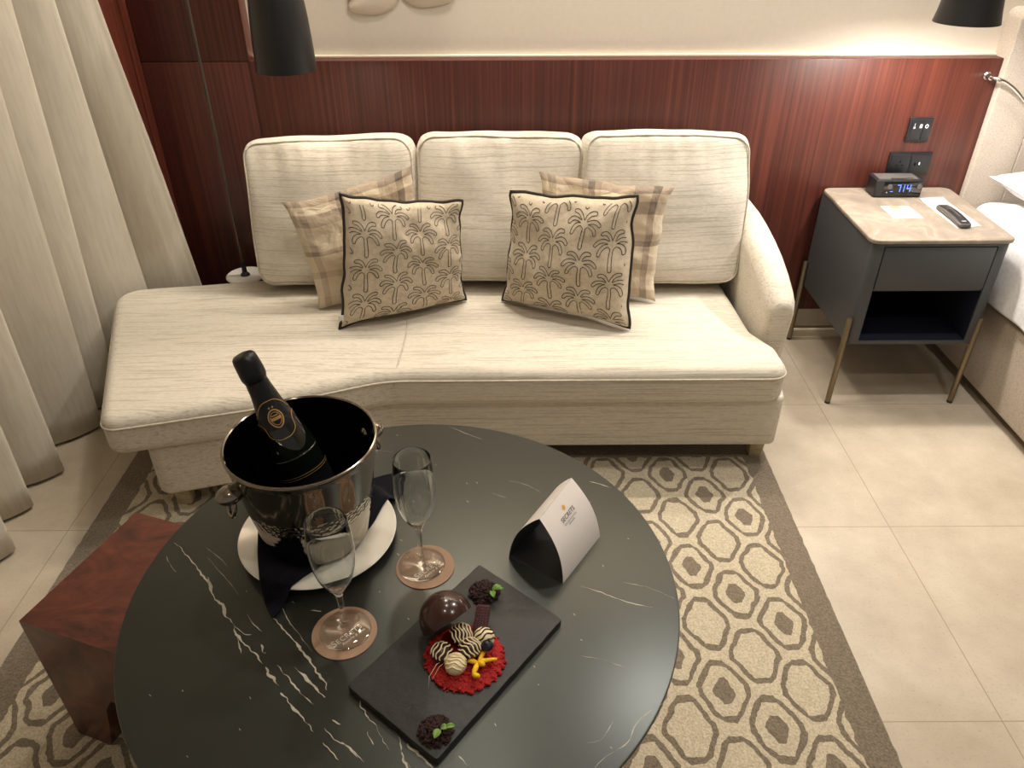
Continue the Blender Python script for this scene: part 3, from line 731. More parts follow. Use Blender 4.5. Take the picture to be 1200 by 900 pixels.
def throw_pillow(name, BL, BR, TR, TL, t, seed, mat, label, piping=False, palms=False, wr=0.006, ears=0.02):
    BL, BR, TR, TL = map(Vector, (BL, BR, TR, TL))
    nrm = ((BR - BL).cross(TL - BL)).normalized()
    if nrm.y > 0: nrm = -nrm
    n = 44; ex = (BR - BL).normalized(); ey = (TL - BL).normalized()
    wd = (BR - BL).length; ht = (TL - BL).length
    def surf(u, v, side):
        # pull the edges in between the corners
        uu = u + (0.5 - u) * 2 * ears * (1 - (2 * v - 1) ** 4) * 1.0; vv = v + (0.5 - v) * 2 * ears * (1 - (2 * u - 1) ** 4)
        p = BL * (1 - uu) * (1 - vv) + BR * uu * (1 - vv) + TR * uu * vv + TL * (1 - uu) * vv
        ca = (abs(2 * u - 1) * abs(2 * v - 1)) ** 9; p = p + ((BL + BR + TR + TL) / 4 - p) * (0.028 * ca if piping else 0.0)
        p = p + ex * 0.007 * noise.noise(Vector((u * 3, v * 7, seed * 1.3))) + ey * 0.007 * noise.noise(Vector((u * 7, v * 3, seed * 2.3 + 9))) * (0.2 if v < .1 else 1)
        p = p + nrm * 0.014 * noise.noise(Vector((u * 4, v * 4, seed * 5.7)))
        su = max(0.0, 1 - (2 * u - 1) ** 2); sv = max(0.0, 1 - (2 * v - 1) ** 2)
        th = t / 2 * (su * sv) ** 0.38 * (1 - 0.25 * (2 * v - 1) * (1 if v > .5 else 0.2))
        q = Vector((u * 5, v * 5, seed * 3.1 + (5 if side < 0 else 0)))
        wv = noise.noise(q) * wr
        edge = 1 - min(su, sv)
        pk = noise.noise(Vector((u * 16, v * 16, seed * 2.0 + side))) * wr * 0.9 * edge * (1 if min(su, sv) > 0.02 else 0)
        diag = sin((u + v) * 30 + 4 * noise.noise(q * 0.8)) * wr * 0.22 * max(0, 1 - abs(u - v) * 2.2)
        return p + nrm * (side * th + (wv + pk + diag) * (su * sv) ** 0.25)
    V = []; F = []; uv = []
    for side in (1, -1):
        o = len(V)
        for j in range(n + 1):
            for i in range(n + 1):
                V.append(tuple(surf(i / n, j / n, side))); uv.append((i / n, j / n))
        for j in range(n):
            for i in range(n):
                a = o + j * (n + 1) + i; q = (a, a + 1, a + n + 2, a + n + 1)
                F.append(q if side > 0 else tuple(reversed(q)))
    mb = MB().add(V, F); mats = [mat]
    if palms:
        px, py, H = 0.100, 0.118, 0.112
        nc = int(wd / px) + 2; nr = int(ht / py) + 2
        for c in range(-1, nc):
            for r in range(-1, nr):
                cx = (c + 0.35 + 0.13 * seed % 1) * px; cy = (r + 0.62 + (0.5 if c % 2 else 0)) * py
                run = []
                pts = PALM + [PALM[0]]
                def flush():
                    if len(run) > 2:
                        V2 = []; F2 = []
                        for k, (a, b_) in enumerate(run):
                            d0 = Vector(run[min(k + 1, len(run) - 1)]) - Vector(run[max(k - 1, 0)]); d0 = d0.normalized() if d0.length > 1e-9 else Vector((1, 0)); nn = Vector((-d0.y, d0.x)) * 0.00095
                            for sg in (1, -1):
                                a2 = min(.995, max(.005, (a + sg * nn.x) / wd)); b2 = min(.995, max(.005, (b_ + sg * nn.y) / ht))
                                V2.append(tuple(surf(a2, b2, 1) + nrm * 0.0012))
                        for k in range(len(run) - 1): F2.append((2 * k, 2 * k + 1, 2 * k + 3, 2 * k + 2))
                        mb.add(V2, F2, 1)
                for q in pts:
                    a, b_ = cx + q.x * H, cy + q.y * H
                    if 0.008 < a < wd - 0.008 and 0.008 < b_ < ht - 0.008: run.append((a, b_))
                    else: flush(); run = []
                flush()
        uv += [(0.5, 0.5)] * (len(mb.v) - len(uv)); mats = [mat, M['outline']]
    c0 = (BL + BR) / 2
    root = thing(name, (c0.x, c0.y, min(BL.z, BR.z)), label, 'pillow')
    obj('pillow_cover', mb, mats, root, smooth=180, uv=uv)
    if piping:
        e = [surf(k / 24, 0, 1) for k in range(24)] + [surf(1, k / 24, 1) for k in range(24)] + [surf(1 - k / 24, 1, 1) for k in range(24)] + [surf(0, 1 - k / 24, 1) for k in range(24)]
        obj('piping', tube(e, 0.0052, 8, closed=True), M['cord'], root, smooth=180)
    return root, surf

throw_pillow('plaid_pillow', (-0.608, 2.175, 0.392), (-0.24, 2.26, 0.40), (-0.296, 2.305, 0.812), (-0.690, 2.235, 0.722), 0.085, 5, M['plaid'],
             'brown and beige plaid pillow behind the palm pillow at the chaise side', wr=0.008, ears=0.035)
throw_pillow('plaid_pillow', (0.09, 2.275, 0.395), (0.465, 2.22, 0.392), (0.497, 2.290, 0.752), (0.086, 2.315, 0.790), 0.085, 8, M['plaid'],
             'brown and beige plaid pillow half hidden behind the right palm pillow', wr=0.010, ears=0.035)
pL, sL = throw_pillow('palm_pillow', (-0.527, 2.040, 0.390), (-0.142, 2.225, 0.394), (-0.140, 2.185, 0.752), (-0.486, 2.115, 0.798), 0.145, 2, M['pillow_palm'],
             'palm tree pillow at the chaise side, in front of the left plaid pillow', piping=True, palms=True, ears=0.045)
throw_pillow('palm_pillow', (-0.030, 2.225, 0.394), (0.368, 2.035, 0.390), (0.369, 2.115, 0.790), (-0.002, 2.215, 0.770), 0.145, 4, M['pillow_palm'],
             'palm tree pillow nearer the sofa arm, in front of the right plaid pillow', piping=True, palms=True, ears=0.045)
q = sL(0.0, 0.09, 1)
obj('care_tag', box(q.x - 0.010, q.x + 0.006, q.y - 0.006, q.y - 0.0045, q.z - 0.012, q.z + 0.012, 0.0005), M['tag'], pL)

# ================================================================== floor lamp behind the chaise
def build_floor_lamp():
    root = thing('floor_lamp', (-0.955, 2.52, 0.0), 'black floor lamp with bell shade rising behind the chaise end of the sofa', 'floor lamp')
    obj('pedestal', lathe([(0.0, 0.0), (0.075, 0.0), (0.075, 0.015), (0.030, 0.03), (0.030, 0.33), (0.05, 0.342), (0.0, 0.342)], -0.950, 2.52, 32), M['white_gloss'], root)
    obj('base_disc', lathe([(0.0, 0.342), (0.064, 0.342), (0.069, 0.344), (0.069, 0.347), (0.066, 0.350), (0.0, 0.3505)], -0.950, 2.52, 40), M['white_gloss'], root)
    px, py = -0.950, 2.515
    path = [(px, py, 0.350), (px, py, 0.9), (px, py, 1.45), (px + .005, py - .005, 1.66), (px + 0.05, py - 0.04, 1.76), (px + 0.15, py - 0.11, 1.79), (px + 0.27, py - 0.19, 1.74), (-0.628, 2.29, 1.62), (-0.625, 2.285, 1.50)]
    obj('pole', tube(catmull(path, 6), 0.0050, 10), M['pole'], root, smooth=180)
    obj('pole_foot', lathe([(0.0, 0.3505), (0.017, 0.3505), (0.015, 0.356), (0.009, 0.362), (0.0075, 0.40), (0.0, 0.401)], px, py, 20), M['black_metal'], root)
    # bell shade, open below
    pr = [(0.0828, 1.090), (0.0825, 1.12), (0.0805, 1.17), (0.0775, 1.22), (0.072, 1.28), (0.062, 1.34), (0.048, 1.40), (0.032, 1.45), (0.018, 1.48), (0.0, 1.492)]
    inn = [(max(0.0, r - 0.0025), z - (0.002 if i > 7 else 0)) for i, (r, z) in enumerate(pr)]
    sh = lathe(pr, -0.625, 2.285, 56).merge(lathe(list(reversed(inn)), -0.625, 2.285, 56, 1))
    sh.merge(lathe([(0.0803, 1.090), (0.0828, 1.090)], -0.625, 2.285, 56))
    obj('lamp_shade', sh, [M['black_metal'], M['shade_in']], root, smooth=60)
build_floor_lamp()

def build_pendant():
    cx, cy = 1.268, 2.33
    root = thing('pendant_lamp', (cx, cy, 1.195), 'black conical pendant lamp hanging above the nightstand', 'pendant lamp')
    pr = [(0.087, 1.198), (0.0815, 1.225), (0.0765, 1.26), (0.068, 1.33), (0.055, 1.40), (0.035, 1.455), (0.014, 1.48), (0.0, 1.482)]
    inn = [(max(0.0, r - 0.0025), z - (0.002 if i > 4 else 0)) for i, (r, z) in enumerate(pr)]
    sh = lathe(pr, cx, cy, 56).merge(lathe(list(reversed(inn)), cx, cy, 56, 1)).merge(lathe([(0.0845, 1.198), (0.087, 1.198)], cx, cy, 56))
    obj('lamp_shade', sh, [M['black_metal'], M['shade_in']], root, smooth=60)
    obj('cord', tube([(cx, cy, 1.48), (cx, cy, 2.69)], 0.003, 8), M['black_metal'], root, smooth=180)
    obj('ceiling_cup', lathe([(0.0, 2.66), (0.035, 2.665), (0.045, 2.70), (0.0, 2.70)], cx, cy, 24), M['black_metal'], root)
build_pendant()

# ================================================================== wall relief (lower tips of petals)
def build_relief():
    root = thing('wall_relief', (-0.33, 2.73, 1.18), 'pale sculpted petal relief on the niche wall above the sofa', 'wall art')
    c = Vector((-0.345, 2.7, 1.255))
    for k in range(7):
        a = radians(-62 - 56 * 0 + [0, -58, 58, 115, 170, 225, 275][k]) if k else radians(-62)
        a = radians([-148, -32, 20, 65, 115, 160, 205][k]); L_ = 0.20 if k < 2 else 0.19
        V = []; F = []; n = 14
        for i in range(n + 1):
            t = i / n; wd = 0.052 * sin(pi * t ** 0.8) ** 0.8
            for j in range(n + 1):
                s_ = -1 + 2 * j / n
                x = t * L_; y = s_ * wd; dep = 0.002 + 0.016 * (1 - s_ * s_) * sin(pi * t) ** 0.5
                xx = c.x + cos(a) * x - sin(a) * y; zz = c.z + sin(a) * x * (0.40 if k < 2 else 0.9) + cos(a) * y
                V.append((xx, 2.7328 - dep, zz))
        for i in range(n):
            for j in range(n): q_ = i * (n + 1) + j; F.append((q_, q_ + 1, q_ + n + 2, q_ + n + 1))
        o_ = obj('petal', MB().add(V, F), M['relief'], root, smooth=180)
        s2 = o_.modifiers.new('thick', 'SOLIDIFY'); s2.thickness = 0.004
build_relief()

# ================================================================== nightstand
def build_nightstand():
    root = thing('nightstand', (1.32, 2.43, 0.0), 'charcoal nightstand with taupe stone top between the sofa and the bed', 'nightstand')
    obj('top', slab(roundpoly([(1.104, 2.192), (1.552, 2.192), (1.560, 2.666), (1.112, 2.666)], [.03, .03, .03, .03], 8), 0.597, 0.610, 0.004, 0.003, 3), M['stone'], root)
    # body: rounded-corner shell with an open lower bay
    x0, x1, y0, y1, z0, z1 = 1.114, 1.541, 2.200, 2.660, 0.238, 0.597
    bx0, bx1, bz0, bz1, ym = 1.152, 1.503, 0.251, 0.437, 2.60
    body = slab(roundpoly([(x0, y0), (bx0, y0), (bx0, y1), (x0, y1)], [.032, .001, .001, .004], 6), z0, z1, 0.001, 0.001, 2)
    body.merge(slab(roundpoly([(bx1, y0), (x1, y0), (x1, y1), (bx1, y1)], [.001, .032, .004, .001], 6), z0, z1, 0.001, 0.001, 2))
    body.merge(box(bx0 - .001, bx1 + .001, y0, y1, z0, bz0, 0)); body.merge(box(bx0 - .001, bx1 + .001, y0, y1, 0.586, z1, 0))
    body.merge(box(bx0 - .001, bx1 + .001, y1 - .012, y1, bz0, 0.586, 0)); body.merge(box(bx0 - .001, bx1 + .001, y0 + .012, y1 - .012, 0.428, 0.434, 0))
    obj('body', body, M['ns_body'], root)
    lin = box(bx0, bx0 + .003, y0 + .003, y1 - .012, bz0, .428, 0).merge(box(bx1 - .003, bx1, y0 + .003, y1 - .012, bz0, .428, 0)).merge(box(bx0, bx1, y1 - .016, y1 - .012, bz0, .428, 0)).merge(box(bx0, bx1, y0 + .003, y1 - .012, bz0, bz0 + .003, 0))
    obj('bay_lining', lin, M['ns_dark'], root)
    obj('drawer', box(bx0 + .003, bx1 - .003, y0 - 0.001, y0 + .40, 0.4375, 0.5835, 0.002), M['ns_body'], root)
    for x, y in ((1.106, 2.203), (1.534, 2.203), (1.106, 2.645), (1.545, 2.645)):
        mb = lathe([(0.0, 0.008), (0.0095, 0.008), (0.0095, 0.330), (0.0085, 0.333), (0.0, 0.334)], x, y, 20)
        lg = obj('leg', mb, M['bronze'], root)
        obj('foot_pad', lathe([(0.0, 0.0), (0.0098, 0.0), (0.0098, 0.008), (0.0, 0.008)], x, y, 20), M['black_plastic'], lg)
build_nightstand()

ZN = 0.610
SEG = {'7': 'abc', '1': 'bc', '4': 'fgbc'}
def digit(ch, ox, oz, w_, h_, y, t=0.0022):
    P_ = {'a': (ox, ox + w_, oz + h_ - t, oz + h_), 'g': (ox, ox + w_, oz + h_ / 2 - t / 2, oz + h_ / 2 + t / 2), 'b': (ox + w_ - t, ox + w_, oz + h_ / 2, oz + h_), 'c': (ox + w_ - t, ox + w_, oz, oz + h_ / 2 - t * .6),
          'f': (ox, ox + t, oz + h_ / 2, oz + h_), 'd': (ox, ox + w_, oz, oz + t), 'e': (ox, ox + t, oz, oz + h_ / 2)}
    mb = MB()
    for s_ in SEG[ch]: a = P_[s_]; mb.merge(box(a[0], a[1], y - .0004, y, a[2], a[3], 0))
    return mb
def build_clock():
    # body x 1.255..1.420, front at y=2.560
    root = thing('alarm_clock', (1.337, 2.60, ZN), 'black digital alarm clock with blue numerals on the nightstand', 'alarm clock')
    x0, x1, y0, y1 = 1.250, 1.414, 2.560, 2.640
    prof = roundpoly([(x0, y0), (x1, y0), (x1 - .012, y1), (x0 + .0, y1)], [.006, .006, .012, .012], 5)
    obj('casing', slab(prof, ZN + .002, ZN + .062, 0.005, 0.004, 4), M['black_plastic'], root)
    obj('top_plate', box(x0 + .012, x1 - .018, y0 + .008, y1 - .010, ZN + .0618, ZN + .0632, 0.0005), M['grey_plastic'], root)
    fp = obj('display', box(x0 + .028, x1 - .004, y0 - .0015, y0 + .002, ZN + .008, ZN + .056, 0.0006), M['black_gloss'], root)
    d = [digit('7', 1.324, ZN + .022, .012, .024, y0 - .0016), digit('1', 1.337, ZN + .022, .012, .024, y0 - .0016), digit('4', 1.357, ZN + .022, .013, .024, y0 - .0016)]
    dd = MB(); dd.merge(box(1.302, 1.312, y0 - .002, y0 - .0016, ZN + .022, ZN + .0235, 0))
    for q_ in d: obj('numeral', q_, M['led_blue'], fp)
    obj('indicator_marks', dd, M['led_blue'], fp)
    for x, m_ in ((1.298, 'grey_plastic'), (1.398, 'grey_plastic')):
        kn = lathe([(0.0, 0.0), (0.0085, 0.0), (0.0085, 0.003), (0.0, 0.0035)], 0, 0, 24)
        kn.xf(Matrix.Translation((x, y0 - .0015, ZN + .040)) @ Matrix.Rotation(pi / 2, 4, 'X')); obj('knob', kn, M[m_], root, smooth=60)
    obj('sensor_dot', box(1.290, 1.293, y0 - .002, y0 - .0014, ZN + .018, ZN + .021, 0), M['icon_white'], root)
    # snooze bar on top
    obj('snooze_bar', box(1.300, 1.375, y0 + .004, y0 + .014, ZN + .0632, ZN + .0655, 0.001), M['steel'], root)
build_clock()
def build_papers():
    c = thing('white_card', (1.29, 2.42, ZN), 'small white card with orange mark lying in front of the alarm clock', 'card')
    P4 = [(1.244, 2.371), (1.340, 2.371), (1.337, 2.477), (1.243, 2.478)]
    obj('card_sheet', slab(P4, ZN + .0002, ZN + .0010), M['paper'], c)
    k = box(1.272, 1.304, 2.452, 2.4765, ZN + .0010, ZN + .0012, 0)
    obj('printed_mark', k, M['orange'], c)
    ln = MB()
    for i in range(4): ln.merge(box(1.256, 1.328 - .006 * (i % 2), 2.392 + i * .013, 2.3928 + i * .013, ZN + .0010, ZN + .0012, 0))
    ln.merge(box(1.285, 1.290, 2.459, 2.468, ZN + .0012, ZN + .0013, 0)); obj('printed_lines', ln, M['grey_print'], c)
    p = thing('leaflet', (1.45, 2.42, ZN), 'long white leaflet with an orange line under the remote control', 'leaflet')
    V = []; F = []; n = 10
    for i in range(n + 1):
        t = i / n; a = Vector((1.408, 2.283)).lerp(Vector((1.402, 2.541)), t); b = Vector((1.494, 2.303)).lerp(Vector((1.488, 2.553)), t)
        z = ZN + .0006 + 0.004 * max(0, (t - .8) / .2) ** 2; V += [(a.x, a.y, z), (b.x, b.y, z)]
    for i in range(n): F.append((2 * i, 2 * i + 1, 2 * i + 3, 2 * i + 2))
    o = obj('leaflet_sheet', MB().add(V, F), M['paper'], p); s_ = o.modifiers.new('t', 'SOLIDIFY'); s_.thickness = 0.0008; s_.offset = 1
    obj('orange_line', MB().add([(1.404, 2.500, ZN + .0026), (1.489, 2.508, ZN + .0026), (1.489, 2.511, ZN + .0029), (1.404, 2.504, ZN + .0029)], [(0, 1, 2, 3)]), M['orange'], p)
    r = thing('remote_control', (1.425, 2.36, ZN), 'slim black remote control lying on the white leaflet', 'remote control')
    ang = math.atan2(2.448 - 2.281, 1.431 - 1.427)
    ctr = Vector((1.431, 2.366)); L_ = .172
    mb = slab(densify(roundpoly([(-L_ / 2, -.020), (L_ / 2, -.020), (L_ / 2, .020), (-L_ / 2, .020)], .008, 5), 0.012), 0, .014, .004, .005, 4)
    def bend(p):
        z = p.z + 0.006 * (1 - (p.x / (L_ / 2)) ** 2); return Vector((p.x, p.y, z))
    mt = Matrix.Translation((ctr.x, ctr.y, ZN + .0016)) @ Matrix.Rotation(ang, 4, 'Z')
    obj('remote_body', mb.fn(bend).xf(mt), M['grey_plastic'], r)
    fc = slab(densify(roundpoly([(-L_ / 2 + .004, -.016), (L_ / 2 - .004, -.016), (L_ / 2 - .004, .016), (-L_ / 2 + .004, .016)], .006, 5), 0.012), .0135, .0152, .0008, 0, 2)
    face = obj('face', fc.fn(bend).xf(mt), M['black_plastic'], r)
    for i in range(5):
        for j in (-1, 0, 1):
            if i == 2 and j: continue
            b_ = slab(roundpoly([(-.003, -.003), (.003, -.003), (.003, .003), (-.003, .003)], .002, 3), .0150, .0162, .0005, 0, 2)
            b_.fn(lambda p, i=i, j=j: Vector((p.x + .070 - i * .012, p.y + j * .010, p.z + .006 * (1 - ((.070 - i * .012) / (L_ / 2)) ** 2)))).xf(mt)
            obj('button', b_, M['grey_plastic'], r)
    k = box(-.075, -.060, -.0075, .0075, .0152, .0154, 0); k.fn(lambda p: Vector((-.068 + (p.x + .0675) * .2, p.y, p.z + .006 * (1 - (.068 / (L_ / 2)) ** 2)))).xf(mt)
    obj('printed_mark', k, M['icon_white'], face)
build_papers()

# ================================================================== switches and sockets
def build_wall_plates():
    Y = W
    s_ = thing('light_switch', (1.398, Y, 0.773), 'black three-icon light switch on the wood wall above the socket', 'light switch')
    x0, x1, z0, z1 = 1.358, 1.438, 0.773, 0.853
    obj('plate', box(x0, x1, Y - .008, Y, z0, z1, .002), M['black_plastic'], s_)
    obj('rocker', box(x0 + .009, x0 + .046, Y - .011, Y - .008, z0 + .007, z1 - .007, .001), M['black_plastic'], s_)
    obj('rocker', box(x0 + .0475, x1 - .007, Y - .011, Y - .008, z0 + .007, z1 - .007, .001), M['black_plastic'], s_)
    yk = Y - .0112
    ic = box(x0 + .018, x0 + .0195, yk, yk + .0004, z1 - .034, z1 - .018, 0).merge(box(x0 + .0155, x0 + .022, yk, yk + .0004, z1 - .036, z1 - .030, 0))
    ic.merge(box(x0 + .036, x0 + .045, yk, yk + .0004, z1 - .034, z1 - .028, 0)).merge(box(x0 + .0365, x0 + .039, yk, yk + .0004, z1 - .028, z1 - .022, 0)).merge(box(x0 + .042, x0 + .0445, yk, yk + .0004, z1 - .028, z1 - .022, 0)).merge(box(x0 + .038, x0 + .044, yk, yk + .0004, z1 - .023, z1 - .021, 0))
    ring = ribbon([(x0 + .060 + .0045 * cos(a), yk, z1 - .028 + .0055 * sin(a)) for a in [2 * pi * k / 16 for k in range(16)]], .0014, (0, -1, 0), closed=True)
    ic.merge(ring); obj('icons', ic, M['icon_white'], s_)
    g = thing('wall_socket', (1.395, Y, 0.652), 'black double power and charging socket behind the alarm clock', 'wall socket')
    x0, x1, z0, z1 = 1.321, 1.469, 0.652, 0.735
    obj('plate', box(x0, x1, Y - .008, Y, z0, z1, .002), M['black_plastic'], g)
    obj('power_module', box(x0 + .007, x0 + .073, Y - .0105, Y - .008, z0 + .007, z1 - .007, .001), M['black_plastic'], g)
    obj('charging_module', box(x0 + .075, x1 - .007, Y - .0105, Y - .008, z0 + .007, z1 - .007, .001), M['black_plastic'], g)
    yk = Y - .0109; cx = x0 + .040; cz = (z0 + z1) / 2 + .002
    sl = box(cx - .0018, cx + .0018, yk, yk + .0004, cz + .004, cz + .012, 0).merge(box(cx - .013, cx - .006, yk, yk + .0004, cz - .006, cz - .003, 0)).merge(box(cx + .006, cx + .013, yk, yk + .0004, cz - .006, cz - .003, 0))
    s2 = (box(x0 + .090, x0 + .096, yk, yk + .0004, cz - .006, cz + .004, 0)).merge(box(x0 + .104, x0 + .110, yk, yk + .0004, cz - .006, cz + .006, 0))
    obj('pin_holes', sl, M['black_gap'], g); obj('charging_ports', s2, M['black_gap'], g)
    obj('indicator', box(x0 + .106, x0 + .110, yk - .0004, yk, cz - .003, cz + .006, 0), M['led_white'], g)
build_wall_plates()

# ================================================================== headboard, bed, reading light
def build_bed():
    h = thing('headboard', (2.3, 2.69, 0.0), 'beige upholstered panelled headboard on the wall at the right', 'headboard')
    def panel(xa, xb, r, z0=0.30, z1=1.186):
        pts = roundpoly([(xa, z0), (xb, z0), (xb, z1), (xa, z1)], r, 8)
        mb = slab(densify(pts, .1), 0, .085, .005, 0, 4)     # built flat, then stood up
        return mb.fn(lambda p: Vector((p.x, 2.732 - p.z, p.y)))
    xs = [1.613, 1.757, 2.05, 2.35, 2.65, 2.95, 3.25]
    for i, (a, b_) in enumerate(zip(xs, xs[1:])):
        m_ = panel(a, b_, [.004, .004, .004, .03 if i == 0 else .004]); m_.f = [tuple(reversed(f)) for f in m_.f]
        obj('padded_panel', m_, M['headboard'], h, smooth=50)
    b = thing('bed', (2.4, 1.5, 0.0), 'bed with beige fabric platform and white mattress right of the nightstand', 'bed')
    obj('platform', slab(roundpoly([(1.618, 0.55), (3.30, 0.55), (3.30, 2.62), (1.618, 2.62)], .02, 5), 0.042, 0.330, .008, .008, 3), M['bedbase'], b)
    obj('plinth', box(1.72, 3.2, 0.65, 2.6, 0.0, 0.042, 0), M['black_gap'], b)
    obj('mattress', slab(roundpoly([(1.625, 0.56), (3.29, 0.56), (3.29, 2.615), (1.625, 2.615)], .06, 6), 0.3305, 0.583, .04, .03, 5), M['linen'], b)
    mb = slab(densify(roundpoly([(1.600, 0.54), (3.31, 0.54), (3.31, 2.56), (1.600, 2.56)], [.05, .05, .05, .09], 6), .035), 0.345, 0.605, .07, .015, 8, crown=(.02, lambda x, y: (max(2.0, min(2.9, x)), max(1.0, min(2.1, y)))))
    def f(p):
        p = p.copy(); k = noise.noise(Vector((p.x * 4, p.y * 6, p.z * 3))); p.x -= .010 * k + (0.012 * (1 - (p.z - .34) / .26) if p.x < 1.65 else 0); p.z += .006 * noise.noise(Vector((p.x * 9, p.y * 7, 1))) - (.008 * noise.noise(Vector((p.y * 5, 0, 2))) if p.z < .37 else 0)
        return p
    # keep the inside above the mattress: the cover is a shell of its own
    mb.fn(f); bot = [i for i, q_ in enumerate(mb.f) if len(q_) > 10 and all(mb.v[j][2] < .42 for j in q_)]
    mb.f = [q_ for i, q_ in enumerate(mb.f) if i not in bot]; mb.m = [0] * len(mb.f)
    dv = obj('duvet', mb, M['linen'], smooth=180, org=(2.4, 1.5, 0.33)); s_ = dv.modifiers.new('t', 'SOLIDIFY'); s_.thickness = .008
    tag(dv, 'white duvet hanging over the near side of the bed', 'duvet')
    V = []; F = []; n = 26
    BL, BR, TR, TL = Vector((1.665, 2.22, .650)), Vector((2.30, 2.20, .650)), Vector((2.31, 2.60, .690)), Vector((1.648, 2.595, .672))
    for side in (1, -1):
        o = len(V)
        for j in range(n + 1):
            for i in range(n + 1):
                u, v = i / n, j / n; su = 1 - (2 * u - 1) ** 2; sv = 1 - (2 * v - 1) ** 2
                uu = u + (.5 - u) * .06 * sv; vv = v + (.5 - v) * .06 * su
                p = BL * (1 - uu) * (1 - vv) + BR * uu * (1 - vv) + TR * uu * vv + TL * (1 - uu) * vv
                p.z += side * .060 * (su * sv) ** .4 + .01 * noise.noise(Vector((u * 6, v * 6, side))) * (su * sv) ** .3
                V.append(tuple(p))
        for j in range(n):
            for i in range(n): a = o + j * (n + 1) + i; q_ = (a, a + 1, a + n + 2, a + n + 1); F.append(q_ if side > 0 else tuple(reversed(q_)))
    tag(obj('bed_pillow', MB().add(V, F), M['linen'], smooth=180, org=(1.98, 2.45, .62)), 'white bed pillow against the headboard at the right edge', 'pillow')
    l = thing('reading_light', (1.57, W, .985), 'brushed steel gooseneck reading light beside the headboard', 'reading light')
    mt = Matrix.Translation((1.572, W, .986)) @ Matrix.Rotation(pi / 2, 4, 'X')
    obj('wall_mount', lathe([(0.0, 0.0), (.013, 0.0), (.013, .006), (.009, .010), (.009, .030), (0.0, .032)], 0, 0, 24).xf(mt), M['steel'], l)
    path = [(1.572, 2.645, .986), (1.574, 2.625, .986), (1.590, 2.612, .983), (1.612, 2.612, .974), (1.650, 2.612, .950), (1.700, 2.610, .908), (1.75, 2.60, .870), (1.79, 2.58, .85)]
    obj('gooseneck', tube(catmull(path, 6), .0060, 12), M['steel'], l, smooth=180)
    hd = lathe([(0.0, 0.0), (.010, 0.0), (.014, .01), (.016, .05), (.015, .052), (0.0, .048)], 0, 0, 24)
    hd.xf(Matrix.Translation((1.787, 2.585, .852)) @ Matrix.Rotation(radians(120), 4, Vector((1, 0.6, 0)))); obj('lamp_head', hd, M['steel'], l)
build_bed()

# ================================================================== stool
def build_stool():
    Nn = Vector((-0.931, 0.964)); B = Vector((.945, -.327)).normalized(); A = Vector((.327, .945)).normalized(); S = .313; Hh = .376
    root = thing('wooden_stool', (Nn.x + .15, Nn.y + .10, .012), 'reddish-brown block stool with splayed solid legs beside the round table', 'stool')
    def leg_poly(): # profile across B (x) and z
        return [(0.0, .012), (.092, .012), (.118, .10), (.128, .155), (.156, .19), (.185, .155), (.195, .10), (S - .092, .012), (S, .012), (S, Hh), (0, Hh)]
    prof = leg_poly()
    def prism(poly, a0, a1):
        n = len(poly); V = [(x, a0, z) for x, z in poly] + [(x, a1, z) for x, z in poly]
        F = [(i, (i + 1) % n, n + (i + 1) % n, n + i) for i in range(n)] + [tuple(reversed(range(n))), tuple(range(n, 2 * n))]
        return MB().add(V, F)
    def place(p): q_ = Nn + B * p.x + A * p.y; return Vector((q_.x, q_.y, p.z))
    # seat of three glued blocks and four legs
    g = 0.0
    for (xa, xb, ya, yb) in ((0, S, .172, S), (0, .205, 0, .172), (.205, S, 0, .172)):
        obj('seat_block', box(xa + g * (xa > 0), xb - g * (xb < S), ya + g * (ya > 0), yb - g * (yb < S), .195, Hh, 0).fn(place), M['wood_stool'], root)
    wg = .110
    for bx, by in ((0, 0), (1, 0), (0, 1), (1, 1)):
        poly = [(0, .012), (.085, .012), (.112, .10), (.125, .155), (.150, .195), (0, .195)]
        def lg(p, bx=bx, by=by):
            x = p.x if not bx else S - p.x; y = p.y if not by else S - p.y
            k = 1 - .22 * (1 - (p.z - .012) / .18)
            return place(Vector((x, y * (k if not by else 1) if not by else S - (S - y) * k, p.z)))
        mb = prism(poly, 0, .150)
        mb.fn(lg)
        if bx == by: pass
        obj('leg', mb, M['wood_stool'], root, smooth=20)
build_stool()

